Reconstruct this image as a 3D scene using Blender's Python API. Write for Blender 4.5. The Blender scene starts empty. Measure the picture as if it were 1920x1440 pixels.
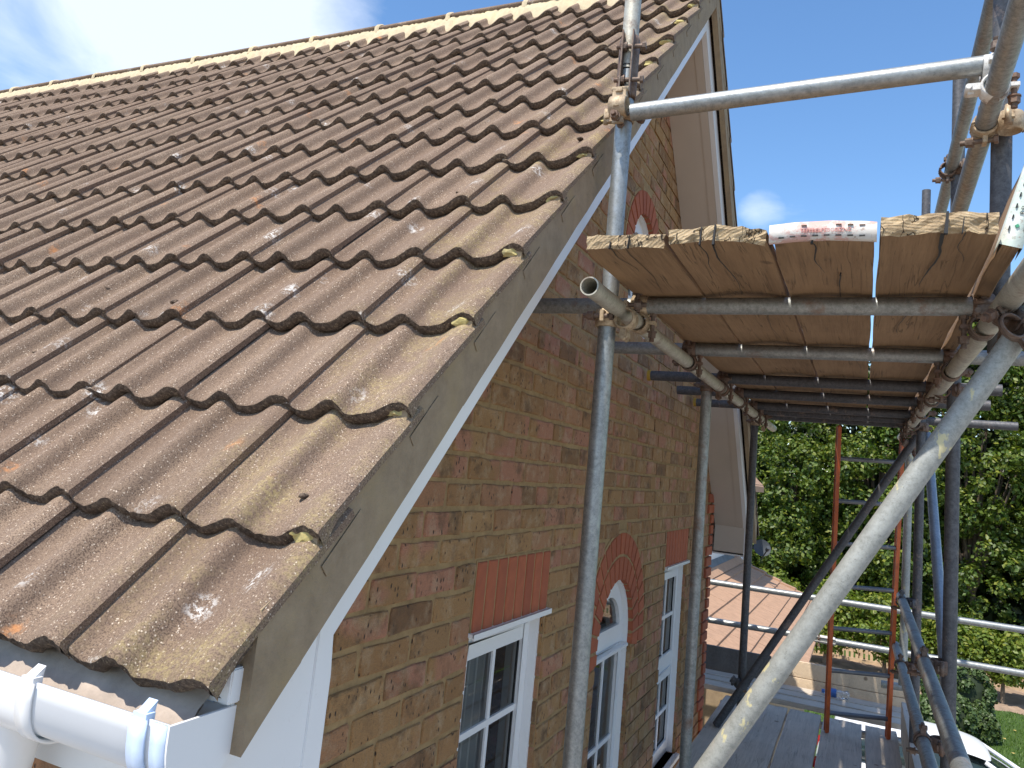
import bpy, bmesh, math, random
import numpy as np
from mathutils import Vector, Matrix
R_ = random.Random(7)
PI = math.pi
S = bpy.context.scene
col = S.collection

# ------------------------------------------------------------------ camera
cam_d = bpy.data.cameras.new('camera'); cam = bpy.data.objects.new('camera', cam_d); col.objects.link(cam)
YAW, PIT, ROL, FPX = 0.442787736, 0.161129009, 0.102347349, 1469.18266
cy, sy = math.cos(YAW), math.sin(YAW)
fw = Vector((-sy*math.cos(PIT), cy*math.cos(PIT), math.sin(PIT)))
r0 = Vector((cy, sy, 0)); u0 = r0.cross(fw)
rr = r0*math.cos(ROL) + u0*math.sin(ROL); uu = -r0*math.sin(ROL) + u0*math.cos(ROL)
cam.matrix_world = Matrix(((rr.x, uu.x, -fw.x, 0), (rr.y, uu.y, -fw.y, 0), (rr.z, uu.z, -fw.z, 0), (0, 0, 0, 1)))
cam_d.sensor_width = 36; cam_d.lens = FPX/1920*36
cam_d.shift_x = 22.6/1920; cam_d.shift_y = -91.86/1920
cam_d.clip_start = 0.05; cam_d.clip_end = 2000
S.camera = cam

# ------------------------------------------------------------------ light
SUN = Vector((-0.15, -0.46, 0.875)).normalized()
EL = math.asin(SUN.z); AZ = math.atan2(SUN.x, SUN.y)
W = bpy.data.worlds.new("World"); S.world = W; W.use_nodes = True
wt = W.node_tree; wt.nodes.clear()
def wn(t, **k):
    n = wt.nodes.new(t)
    for a, b in k.items(): setattr(n, a, b)
    return n
sky = wn('ShaderNodeTexSky', sky_type='NISHITA', sun_disc=False, sun_elevation=EL, sun_rotation=AZ, altitude=50, air_density=1.0, dust_density=0.6, ozone_density=1.6)
bg = wn('ShaderNodeBackground'); bg.inputs[1].default_value = 0.15
out = wn('ShaderNodeOutputWorld')
tc = wn('ShaderNodeTexCoord')
def wmath(op, a, b=None, c=None, clamp=False):
    n = wn('ShaderNodeMath', operation=op, use_clamp=clamp)
    for i, v in enumerate((a, b, c)):
        if v is None: continue
        if isinstance(v, (int, float)): n.inputs[i].default_value = v
        else: wt.links.new(v, n.inputs[i])
    return n.outputs[0]
mp = wn('ShaderNodeMapping'); mp.inputs['Scale'].default_value = (1.0, 1.0, 2.2); mp.inputs['Rotation'].default_value = (0.2, 0.5, 0.3)
wt.links.new(tc.outputs['Generated'], mp.inputs[0])
n1 = wn('ShaderNodeTexNoise'); n1.inputs['Scale'].default_value = 4.2; n1.inputs['Detail'].default_value = 9; n1.inputs['Roughness'].default_value = .56; n1.inputs['Distortion'].default_value = .35
wt.links.new(mp.outputs[0], n1.inputs['Vector'])
def blob(d, r0_, r1_):
    vm = wn('ShaderNodeVectorMath', operation='DOT_PRODUCT'); vm.inputs[1].default_value = Vector(d).normalized()
    wt.links.new(tc.outputs['Generated'], vm.inputs[0])
    m = wn('ShaderNodeMapRange', interpolation_type='SMOOTHSTEP'); m.inputs['From Min'].default_value = math.cos(r1_); m.inputs['From Max'].default_value = math.cos(r0_)
    wt.links.new(vm.outputs['Value'], m.inputs['Value']); return m.outputs[0]
CL = [((-.713, .554, .429), .03, .25, 1.15), ((-.79, .47, .39), .03, .22, 1.0), ((-.63, .63, .45), .0, .20, 1.0), ((-.112, .94, .326), 0.0, .05, .74), ((-.075, .945, .322), 0.0, .055, .66), ((-.035, .947, .318), 0.0, .05, .58),
      ((0.9, -0.3, 0.5), 0.1, 0.5, .8), ((0.2, -0.9, 0.5), 0.1, 0.5, .6), ((-0.9, -0.5, 0.45), 0.1, 0.5, .8), ((0.9, 0.6, 0.35), 0.05, 0.3, .6)]
tot = None
for d, a, b, w in CL:
    o = wmath('MULTIPLY', blob(d, a, b), w); tot = o if tot is None else wmath('MAXIMUM', tot, o)
thr = wmath('SUBTRACT', 0.80, wmath('MULTIPLY', tot, 0.62))
cm = wmath('DIVIDE', wmath('SUBTRACT', n1.outputs[0], thr), 0.36, clamp=True)
cm = wmath('MULTIPLY', wmath('POWER', cm, 1.2), 0.62)
mx = wn('ShaderNodeMixRGB'); mx.inputs[2].default_value = (5.6, 5.9, 6.3, 1)
hs = wn('ShaderNodeHueSaturation'); hs.inputs['Saturation'].default_value = 1.18; hs.inputs['Value'].default_value = 1.0
wt.links.new(sky.outputs[0], hs.inputs['Color'])
wt.links.new(cm, mx.inputs[0]); wt.links.new(hs.outputs[0], mx.inputs[1]); wt.links.new(mx.outputs[0], bg.inputs[0]); wt.links.new(bg.outputs[0], out.inputs[0])
sl = bpy.data.lights.new('sun', 'SUN'); sl.energy = 3.7; sl.angle = math.radians(.53); sl.color = (1, .93, .83)
so = bpy.data.objects.new('sun', sl); col.objects.link(so); so.rotation_euler = SUN.to_track_quat('Z', 'Y').to_euler()
S.render.engine = 'CYCLES'
S.view_settings.view_transform = 'Standard'; S.view_settings.look = 'None'; S.view_settings.gamma = 1; S.view_settings.exposure = 0.68
S.view_settings.use_curve_mapping = False
S.cycles.max_bounces = 8; S.cycles.transparent_max_bounces = 12

# ------------------------------------------------------------------ materials
class M:
    def __init__(s, name):
        s.m = bpy.data.materials.new(name); s.m.use_nodes = True; s.t = s.m.node_tree; s.t.nodes.clear()
        s.o = s.n('ShaderNodeOutputMaterial'); s.b = s.n('ShaderNodeBsdfPrincipled'); s.l(s.b.outputs[0], s.o.inputs[0])
        s.g = None
    def n(s, t, **k):
        n = s.t.nodes.new(t)
        for a, b in k.items(): setattr(n, a, b)
        return n
    def l(s, a, b): s.t.links.new(a, b)
    def set(s, i, v):
        if hasattr(v, 'is_output') or isinstance(v, bpy.types.NodeSocket): s.l(v, i)
        else:
            if isinstance(v, tuple) and len(v) == 3 and i.type == 'RGBA': v = v + (1,)
            i.default_value = v
    def P(s, **k):
        for a, b in k.items(): s.set(s.b.inputs[a.replace('_', ' ')], b)
    def pos(s, scale=(1, 1, 1), rot=(0, 0, 0), obj=False):
        if obj: src = s.n('ShaderNodeTexCoord').outputs['Object']
        else: src = s.n('ShaderNodeNewGeometry').outputs['Position']
        m = s.n('ShaderNodeMapping'); m.inputs['Scale'].default_value = scale; m.inputs['Rotation'].default_value = rot
        s.l(src, m.inputs[0]); return m.outputs[0]
    def noise(s, scale, detail=4, rough=.5, vec=None, dist=0, out=0):
        n = s.n('ShaderNodeTexNoise'); n.inputs['Scale'].default_value = scale; n.inputs['Detail'].default_value = detail
        n.inputs['Roughness'].default_value = rough; n.inputs['Distortion'].default_value = dist
        s.l(vec if vec is not None else s.pos(), n.inputs['Vector']); return n.outputs[out]
    def vor(s, scale, vec=None, feat='F1', out='Distance', rand=1):
        n = s.n('ShaderNodeTexVoronoi', feature=feat); n.inputs['Scale'].default_value = scale; n.inputs['Randomness'].default_value = rand
        s.l(vec if vec is not None else s.pos(), n.inputs['Vector']); return n.outputs[out]
    def ramp(s, f, *st, interp='LINEAR'):
        n = s.n('ShaderNodeValToRGB'); n.color_ramp.interpolation = interp; e = n.color_ramp.elements
        while len(e) < len(st): e.new(.5)
        for i, (p, c) in enumerate(st):
            e[i].position = p; e[i].color = (c, c, c, 1) if isinstance(c, (int, float)) else tuple(c)+(1,)
        s.l(f, n.inputs[0]); return n.outputs[0]
    def mix(s, f, a, b, mode='MIX'):
        n = s.n('ShaderNodeMixRGB', blend_type=mode)
        for i, v in enumerate((f, a, b)): s.set(n.inputs[i], v)
        return n.outputs[0]
    def ma(s, op, a, b=0.0, c=None, clamp=False):
        n = s.n('ShaderNodeMath', operation=op, use_clamp=clamp)
        for i, v in enumerate((a, b, c)):
            if v is not None: s.set(n.inputs[i], v)
        return n.outputs[0]
    def bump(s, h, st=.5, d=.01, normal=None):
        n = s.n('ShaderNodeBump'); n.inputs['Strength'].default_value = st; n.inputs['Distance'].default_value = d
        s.l(h, n.inputs['Height'])
        if normal is not None: s.l(normal, n.inputs['Normal'])
        return n.outputs[0]
    def rnd(s):
        a = s.n('ShaderNodeObjectInfo').outputs['Random']; b = s.n('ShaderNodeNewGeometry').outputs['Random Per Island']
        return s.ma('FRACT', s.ma('ADD', a, b))

def simple(name, c, rough=.5, metal=0, var=.12, scale=8, bump=0, bs=60):
    m = M(name); n = m.noise(scale, 5, .6)
    f = m.ramp(n, (.3, 1-var), (.7, 1+var))
    m.P(Base_Color=m.mix(1.0, c, f, 'MULTIPLY'), Roughness=rough, Metallic=metal)
    if bump: m.P(Normal=m.bump(m.noise(bs, 4, .6), bump, .004))
    return m.m

def mk_tile():
    m = M('roof_tile_concrete'); r = m.rnd()
    base = m.ramp(r, (0, (.225, .155, .105)), (.35, (.29, .205, .143)), (.7, (.25, .172, .117)), (1, (.31, .222, .155)))
    big = m.noise(2.2, 4, .6)
    base = m.mix(m.ramp(big, (.35, 0), (.7, .55)), base, (.33, .25, .178))
    v = m.vor(190); sp = m.ramp(v, (.16, 1), (.32, 0)); g = m.noise(420, 3, .6)
    sel = m.ma('GREATER_THAN', m.noise(120, 2, .5), .50)
    base = m.mix(m.ma('MULTIPLY', sp, m.ma('MULTIPLY', sel, .95)), base, (.78, .66, .52))
    base = m.mix(m.ramp(g, (.40, .9), (.53, 0)), base, (.085, .056, .043))
    # dirt collected along the pans, stretched down the slope
    st = m.noise(9, 5, .6, m.pos((2.2, .5, .5)))
    base = m.mix(m.ramp(st, (.42, .38), (.62, 0)), base, (.16, .112, .085))
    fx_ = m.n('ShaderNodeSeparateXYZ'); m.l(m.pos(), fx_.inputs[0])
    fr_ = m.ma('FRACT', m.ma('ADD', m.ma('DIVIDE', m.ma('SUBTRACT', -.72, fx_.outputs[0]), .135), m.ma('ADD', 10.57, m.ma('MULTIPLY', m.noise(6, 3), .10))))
    flank_shade = m.ma('MULTIPLY', m.ramp(m.ma('ABSOLUTE', m.ma('SUBTRACT', fr_, .5)), (.0, 1), (.24, 0)), m.ramp(m.noise(5, 4, .6), (.35, .5), (.65, 1)))  # painted shade: dark stripe down the right flank of each roll
    nx_ = m.n('ShaderNodeSeparateXYZ'); m.l(m.n('ShaderNodeNewGeometry').outputs['True Normal'], nx_.inputs[0]); flank_shade = m.ma('MULTIPLY', flank_shade, m.ramp(m.ma('ABSOLUTE', nx_.outputs[0]), (.75, 1), (.85, 0)))
    base = m.mix(m.ma('MULTIPLY', flank_shade, .22), base, (.10, .070, .054))
    # lichens: white crusts, orange and yellow spots
    w1 = m.vor(6.0, m.pos(), out='Distance'); w1n = m.noise(95, 5, .8)
    wl = m.ma('MULTIPLY', m.ramp(w1, (.07, 1), (.20, 0)), m.ramp(w1n, (.50, 0), (.57, 1)))
    base = m.mix(m.ma('MULTIPLY', wl, .85), base, (.66, .64, .60))
    o1 = m.vor(4.1, m.pos((1, 1.3, .8), (.3, .2, 1)), out='Distance')
    ol = m.ma('MULTIPLY', m.ramp(o1, (.05, 1), (.14, 0)), m.ramp(m.noise(45, 4, .7), (.45, 0), (.62, 1)))
    base = m.mix(m.ma('MULTIPLY', ol, .8), base, (.55, .24, .09))
    # yellow growth close to the verge
    sx = m.n('ShaderNodeSeparateXYZ'); m.l(m.pos(), sx.inputs[0])
    vg = m.ramp(m.ma('ADD', sx.outputs[0], 1.2), (.10, 0), (.32, 1))
    yl = m.ma('MULTIPLY', m.ma('MULTIPLY', vg, m.ramp(m.noise(7, 5, .65), (.46, 0), (.66, 1))), m.ramp(m.noise(150, 3, .6), (.4, .1), (.6, 1)))
    base = m.mix(m.ma('MULTIPLY', yl, .48), base, (.42, .34, .14))
    m.P(Base_Color=base, Roughness=.93)
    m.b.inputs['Specular IOR Level'].default_value = .25
    h = m.ma('ADD', m.noise(420, 3, .6), m.ma('MULTIPLY', m.noise(60, 4, .6), .6))
    m.P(Normal=m.bump(h, .55, .0025)); return m.m
def mk_tail():
    m = M('roof_tile_tail'); n = m.noise(130, 4, .7); v = m.vor(190)
    c = m.ramp(n, (.3, (.06, .042, .031)), (.5, (.15, .107, .078)), (.68, (.33, .25, .175)))
    c = m.mix(m.ma('MULTIPLY', m.ramp(v, (.12, 1), (.26, 0)), m.ramp(m.noise(70, 2), (.46, 0), (.54, .9))), c, (.52, .43, .27))
    m.P(Base_Color=c, Roughness=1, Normal=m.bump(m.noise(160, 5, .8), 1, .012)); return m.m
def mk_brick(red=False):
    m = M('red_brick' if red else 'buff_brick'); r = m.rnd()
    if red:
        c = m.ramp(r, (0, (.36, .098, .042)), (.5, (.42, .118, .050)), (1, (.33, .086, .038)))
        c = m.mix(m.ramp(m.noise(30, 4), (.35, .3), (.7, 0)), c, (.19, .055, .032))
        h = m.noise(240, 3)
        m.P(Base_Color=c, Roughness=.85, Normal=m.bump(h, .25, .002)); return m.m
    off = m.n('ShaderNodeCombineXYZ'); m.l(m.ma('MULTIPLY', r, 37.), off.inputs[0]); m.l(m.ma('MULTIPLY', r, 91.), off.inputs[2])
    va = m.n('ShaderNodeVectorMath', operation='ADD'); m.l(m.pos(), va.inputs[0]); m.l(off.outputs[0], va.inputs[1]); V = va.outputs[0]
    c = m.ramp(r, (0, (.39, .22, .088)), (.2, (.31, .163, .064)), (.4, (.43, .25, .103)), (.55, (.22, .112, .049)), (.7, (.40, .225, .09)), (.85, (.38, .187, .096)), (1, (.34, .185, .073)))
    pk = m.ramp(m.noise(5.5, 2, .4, V), (.50, 0), (.565, 1)); pk = m.ma('MULTIPLY', pk, m.ramp(m.ma('FRACT', m.ma('MULTIPLY', r, 7.3)), (.3, 0), (.5, .8)))
    c = m.mix(pk, c, (.45, .20, .125))
    c = m.mix(m.ramp(m.noise(14, 5, .7, V), (.50, 0), (.75, .6)), c, (.56, .44, .28))
    c = m.mix(m.ramp(m.noise(9, 4, .7, V), (.30, .8), (.47, 0)), c, (.12, .068, .034))
    pits = m.ma('MULTIPLY', m.ramp(m.vor(75, m.pos((1, .9, .45))), (.13, 1), (.22, 0)), m.ramp(m.noise(20, 3, .6, V), (.47, 0), (.54, 1)))
    c = m.mix(pits, c, (.06, .04, .03))
    sp = m.noise(320, 3, .7); c = m.mix(m.ramp(sp, (.4, .25), (.55, 0)), c, (.14, .09, .05))
    m.P(Base_Color=c, Roughness=.92)
    h = m.ma('SUBTRACT', m.ma('ADD', m.noise(150, 4, .7), m.ma('MULTIPLY', m.noise(28, 4, .6, V), 1.6)), m.ma('MULTIPLY', pits, 1.2))
    m.P(Normal=m.bump(h, 1, .006)); return m.m
def mk_mortar(name='mortar', c=(.40, .27, .125), d=(.24, .155, .07), y=None):
    m = M(name); k = m.ramp(m.noise(18, 5, .7), (.3, d), (.7, c))
    if y: k = m.mix(m.ramp(m.noise(6, 4, .7), (.5, 0), (.7, .8)), k, y)
    m.P(Base_Color=k, Roughness=.95, Normal=m.bump(m.noise(170, 5, .7), .6, .004)); return m.m
def mk_upvc():
    m = M('white_upvc'); c = m.mix(m.ramp(m.noise(5, 5, .7), (.45, 0), (.8, .22)), (.80, .80, .79), (.66, .65, .62)); c = m.mix(m.ramp(m.noise(14, 8, .85), (.60, 0), (.72, .30)), c, (.42, .38, .30)); m.P(Base_Color=c, Roughness=.30); return m.m
def mk_steel(name='galvanised_tube', a=(.34, .355, .35), b=(.20, .215, .21), rust=.0, paint=0, rough=.42, metal=.65):
    m = M(name); n = m.noise(75, 5, .75); n2 = m.noise(11, 6, .75)
    c = m.ramp(n, (.3, b), (.62, a)); c = m.mix(m.ramp(n2, (.48, 0), (.66, .5)), c, tuple(x*1.3 for x in a)); c = m.mix(m.ramp(m.noise(9, 7, .8), (.60, 0), (.64, .55)), c, (.40, .38, .34))
    c = m.mix(m.ramp(m.noise(160, 4, .8), (.30, .6), (.42, 0)), c, tuple(x*.45 for x in b))
    r = m.ramp(n, (.3, rough+.16), (.7, rough-.06))
    mt = metal
    if rust:
        f = m.ramp(m.noise(9, 6, .75), (.62-rust*.3, 0), (.75-rust*.2, .85)); c = m.mix(f, c, (.17, .085, .05)); mt = m.ma('MULTIPLY', m.ma('SUBTRACT', 1., f), metal)
    if paint:
        f = m.ramp(m.noise(7, 5, .65, m.pos((2.2, 2.2, 1.2))), (.585, 0), (.61, .85)); c = m.mix(f, c, (.56, .50, .27)); mt = m.ma('MULTIPLY', m.ma('SUBTRACT', 1., f), metal)
    m.P(Base_Color=c, Roughness=r, Metallic=mt, Normal=m.bump(m.ma('ADD', m.noise(90, 5, .7), n2), .18, .003)); return m.m
def mk_wood(name, a, b, crack=1.0, ax=1):
    # grain runs along world axis ax (0 = x, 1 = y, 2 = z) in the board's own space
    m = M(name); sc = [22, 22, 22]; sc[ax] = 1.3
    r = m.n('ShaderNodeObjectInfo').outputs['Random']
    tcn = m.n('ShaderNodeTexCoord').outputs['Object']; off = m.n('ShaderNodeCombineXYZ')
    for i in range(3): m.l(m.ma('MULTIPLY', r, 13.+i*7), off.inputs[i])
    va = m.n('ShaderNodeVectorMath', operation='ADD'); m.l(tcn, va.inputs[0]); m.l(off.outputs[0], va.inputs[1])
    def mapp(s):
        q = m.n('ShaderNodeMapping'); q.inputs['Scale'].default_value = s; m.l(va.outputs[0], q.inputs[0]); return q.outputs[0]
    g = m.noise(2.2, 6, .65, mapp(sc), dist=.6); c = m.ramp(g, (.25, a), (.75, b))
    sc2 = [60, 60, 60]; sc2[ax] = 2.2; g2 = m.noise(2.5, 4, .7, mapp(sc2)); c = m.mix(m.ramp(g2, (.3, .45), (.5, 0)), c, tuple(x*.55 for x in a))
    big = m.noise(3, 4, .6, va.outputs[0]); c = m.mix(m.ramp(big, (.4, 0), (.75, .5)), c, tuple(x*1.25 for x in b))
    sc3 = [24, 24, 24]; sc3[ax] = .8
    ck = m.noise(1.0, 3, .6, mapp(sc3), dist=.5); l = m.ma('ABSOLUTE', m.ma('SUBTRACT', ck, .5)); ln = m.ramp(l, (.0, 1), (.010, 0))
    ln = m.ma('MULTIPLY', ln, m.ramp(m.noise(3.3, 2, .5, va.outputs[0]), (.48, 0), (.54, 1)))
    c = m.mix(m.ma('MULTIPLY', ln, .55*crack), c, (.035, .022, .012))
    kn = m.vor(5.5, mapp((1, 1, 1) if ax == 1 else (1, 1, 1)), rand=1); c = m.mix(m.ramp(kn, (.05, .7), (.10, 0)), c, (.10, .055, .028))
    h = m.ma('SUBTRACT', m.ma('ADD', g, m.ma('MULTIPLY', g2, .6)), m.ma('MULTIPLY', ln, 3.))
    m.P(Base_Color=c, Roughness=.85, Normal=m.bump(h, .4, .004)); return m.m
def mk_endgrain():
    m = M('sawn_end_grain'); v = m.pos()
    w = m.n('ShaderNodeTexWave', wave_type='RINGS', rings_direction='Y'); w.inputs['Scale'].default_value = 42; w.inputs['Distortion'].default_value = 5; w.inputs['Detail'].default_value = 3
    m.l(v, w.inputs['Vector']); c = m.ramp(w.outputs[0], (.1, (.46, .34, .19)), (.8, (.58, .45, .28)))
    c = m.mix(m.ramp(m.noise(25, 5, .7), (.38, .8), (.6, 0)), c, (.30, .21, .12))
    ck = m.ma('ABSOLUTE', m.ma('SUBTRACT', m.noise(26, 3, .6, m.pos((1, 1, .25))), .5)); f = m.ramp(ck, (0, 1), (.016, 0)); c = m.mix(f, c, (.06, .035, .02))
    m.P(Base_Color=c, Roughness=.95, Normal=m.bump(m.ma('SUBTRACT', m.ma('ADD', m.noise(110, 6, .8), m.ma('MULTIPLY', w.outputs[0], .25)), m.ma('MULTIPLY', f, 3.)), .9, .006)); return m.m
def mk_glass():
    m = M('window_glass'); gl = m.n('ShaderNodeBsdfGlossy'); gl.inputs['Roughness'].default_value = .01; tr = m.n('ShaderNodeBsdfTransparent'); tr.inputs[0].default_value = (.82, .86, .84, 1)
    fr = m.n('ShaderNodeFresnel'); fr.inputs[0].default_value = 2.1; ms = m.n('ShaderNodeMixShader')
    m.l(fr.outputs[0], ms.inputs[0]); m.l(tr.outputs[0], ms.inputs[1]); m.l(gl.outputs[0], ms.inputs[2]); m.l(ms.outputs[0], m.o.inputs[0]); return m.m
def mk_leaf(name, cols, tr=.35):
    m = M(name); r = m.n('ShaderNodeNewGeometry').outputs['Random Per Island']
    st = [(i/(len(cols)-1), c) for i, c in enumerate(cols)]
    c = m.ramp(r, *st); big = m.noise(.9, 3, .6); c = m.mix(m.ramp(big, (.35, 0), (.7, .5)), c, m.mix(.5, c, cols[-1]))
    m.P(Base_Color=c, Roughness=.5); t = m.n('ShaderNodeBsdfTranslucent'); m.l(m.mix(1., c, (1.2, 1.3, .5), 'MULTIPLY'), t.inputs[0])
    ms = m.n('ShaderNodeMixShader'); ms.inputs[0].default_value = tr; m.l(m.b.outputs[0], ms.inputs[1]); m.l(t.outputs[0], ms.inputs[2]); m.l(ms.outputs[0], m.o.inputs[0]); return m.m
def mk_grass():
    m = M('lawn_grass'); c = m.ramp(m.noise(1.2, 5, .6), (.3, (.060, .120, .018)), (.7, (.105, .185, .028)))
    c = m.mix(m.ramp(m.noise(40, 4, .7), (.35, .5), (.6, 0)), c, (.035, .075, .012)); c = m.mix(m.ramp(m.noise(8, 4, .7), (.62, 0), (.8, .6)), c, (.19, .21, .06))
    m.P(Base_Color=c, Roughness=.9, Normal=m.bump(m.noise(55, 5, .8), .9, .06)); return m.m
def mk_hoop(name, a, b, sc):
    m = M(name); f = m.ramp(m.noise(sc, 5, .75, m.pos((1, 1, 1.4))), (.46, 0), (.53, 1)); c = m.mix(f, a, b)
    c = m.mix(m.ramp(m.noise(70, 4, .8), (.33, .7), (.42, 0)), c, (.30, .20, .15)); m.P(Base_Color=c, Roughness=.6, Normal=m.bump(m.noise(60, 4), .4, .003)); return m.m

T = {}
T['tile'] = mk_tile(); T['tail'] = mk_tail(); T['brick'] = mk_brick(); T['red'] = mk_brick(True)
T['mortar'] = mk_mortar(); T['verge'] = mk_mortar('verge_mortar', (.35, .265, .17), (.25, .185, .115), (.35, .26, .14))
T['ridgem'] = mk_mortar('ridge_mortar', (.60, .50, .33), (.45, .37, .24), (.66, .53, .30)); T['moss'] = mk_mortar('yellow_mortar', (.55, .45, .16), (.34, .29, .15))
T['upvc'] = mk_upvc(); T['soffit'] = simple('soffit_board', (.56, .49, .41), .45, 0, .05, 3)
T['film'] = simple('blue_white_film', (.58, .70, .88), .35, 0, .10, 30)
T['felt'] = simple('roofing_felt', (.40, .33, .27), .8, 0, .2, 20, .4, 90)
T['steel'] = mk_steel(); T['steelb'] = mk_steel('painted_galvanised_tube', paint=1, a=(.36, .37, .345), b=(.23, .24, .22), rough=.55, metal=.3); T['steelc'] = mk_steel('weathered_tube', (.33, .34, .33), (.19, .20, .19), .25, rough=.5)
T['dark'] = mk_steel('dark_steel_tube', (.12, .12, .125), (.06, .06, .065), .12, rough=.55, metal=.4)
T['cream'] = mk_steel('old_tube', (.50, .48, .40), (.36, .34, .28), .25, rough=.5, metal=.45)
T['rust'] = mk_steel('rusty_coupler', (.19, .145, .115), (.09, .06, .045), .55, rough=.6, metal=.4); T['brass'] = mk_steel('worn_coupler', (.50, .40, .27), (.27, .19, .12), .35, rough=.6, metal=.4)
T['cwhite'] = mk_steel('white_painted_coupler', (.66, .65, .61), (.50, .48, .44), .1, rough=.5, metal=.1)
T['blue'] = mk_steel('blue_grey_tube', (.27, .31, .35), (.18, .22, .26), 0, rough=.4, metal=.4)
T['wood'] = mk_wood('scaffold_board_wood', (.19, .112, .056), (.30, .19, .10)); T['woodg'] = mk_wood('weathered_board_wood', (.42, .36, .29), (.60, .52, .42), .5)
T['woodx'] = mk_wood('pale_board_wood', (.56, .42, .28), (.70, .55, .38), .6, 0); T['woodgx'] = mk_wood('weathered_cross_board_wood', (.34, .28, .23), (.48, .41, .34), .5, 0)
T['woodshade'] = mk_wood('shadow_dark_board_wood', (.10, .095, .09), (.16, .15, .14), .5, 0); T['end'] = mk_endgrain(); T['glass'] = mk_glass()  # dark board wood: house shadow put into the colour
T['hoopr'] = mk_hoop('red_white_hoop_iron', (.58, .55, .50), (.52, .33, .29), 16); T['hoopg'] = mk_hoop('white_hoop_iron', (.66, .69, .64), (.52, .60, .54), 12)
T['black'] = simple('black', (.015, .015, .015), .6); T['green'] = simple('green_paint', (.05, .30, .16), .5)
T['yellow'] = simple('yellow_plastic', (.42, .25, .03), .5); T['room'] = simple('room_dark', (.055, .055, .06), .9); T['curtain'] = simple('grey_curtain', (.75, .75, .77), .8, 0, .1)
T['seal'] = simple('black_gasket', (.02, .02, .02), .5)
T['grass'] = mk_grass(); T['soil'] = simple('bed_soil', (.30, .215, .15), .95, 0, .35, 3, .8, 30); T['paving'] = simple('driveway_paving', (.30, .27, .24), .9, 0, .2, 2, .4, 30)
T['leaf1'] = mk_leaf('tree_leaf', [(.022, .050, .009), (.045, .095, .012), (.075, .135, .016), (.12, .175, .022), (.22, .235, .03)], .3)
T['leaf2'] = mk_leaf('light_tree_leaf', [(.06, .105, .014), (.11, .175, .018), (.16, .225, .026), (.27, .27, .04)]); T['leaf3'] = mk_leaf('topiary_leaf', [(.035, .065, .02), (.06, .10, .025), (.09, .135, .035)], .15)
T['bark'] = simple('bark', (.16, .12, .085), .9, 0, .3, 20, .6, 60); T['fence'] = simple('fence_wood', (.50, .37, .24), .85, 0, .25, 5)
T['carw'] = simple('white_car_paint', (.80, .81, .82), .15, 0, .01); T['carg'] = simple('car_glass', (.02, .035, .035), .04, 0, 0); T['tyre'] = simple('tyre', (.02, .02, .02), .8); T['rim'] = simple('rim', (.45, .45, .46), .35, .8); T['lamp'] = simple('lamp_glass', (.6, .6, .62), .1)
T['orange'] = simple('orange_ladder_paint', (.50, .105, .025), .45, 0, .3, 12); T['alu'] = simple('ladder_rung', (.16, .16, .165), .5, .5, .2)
T['gtile'] = simple('pinkish_garage_tile', (.40, .245, .155), .9, 0, .14, 14, .5, 90); T['lead'] = simple('lead_flashing', (.13, .15, .165), .7, .0, .25, 5)
T['render'] = simple('white_render', (.72, .72, .70), .7, 0, .06, 4); T['dish'] = simple('dish_grey', (.035, .045, .055), .7)
T['pet'] = simple('clear_plastic', (.62, .68, .72), .15, 0, .25, 60); T['blab'] = simple('blue_label', (.05, .14, .40), .4)
def mk_bottle():
    m = M('bottle_plastic'); m.P(Base_Color=(.9, .95, 1), Roughness=.08, IOR=1.45); m.b.inputs['Transmission Weight'].default_value = .85; return m.m
T['bottle'] = mk_bottle()

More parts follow.
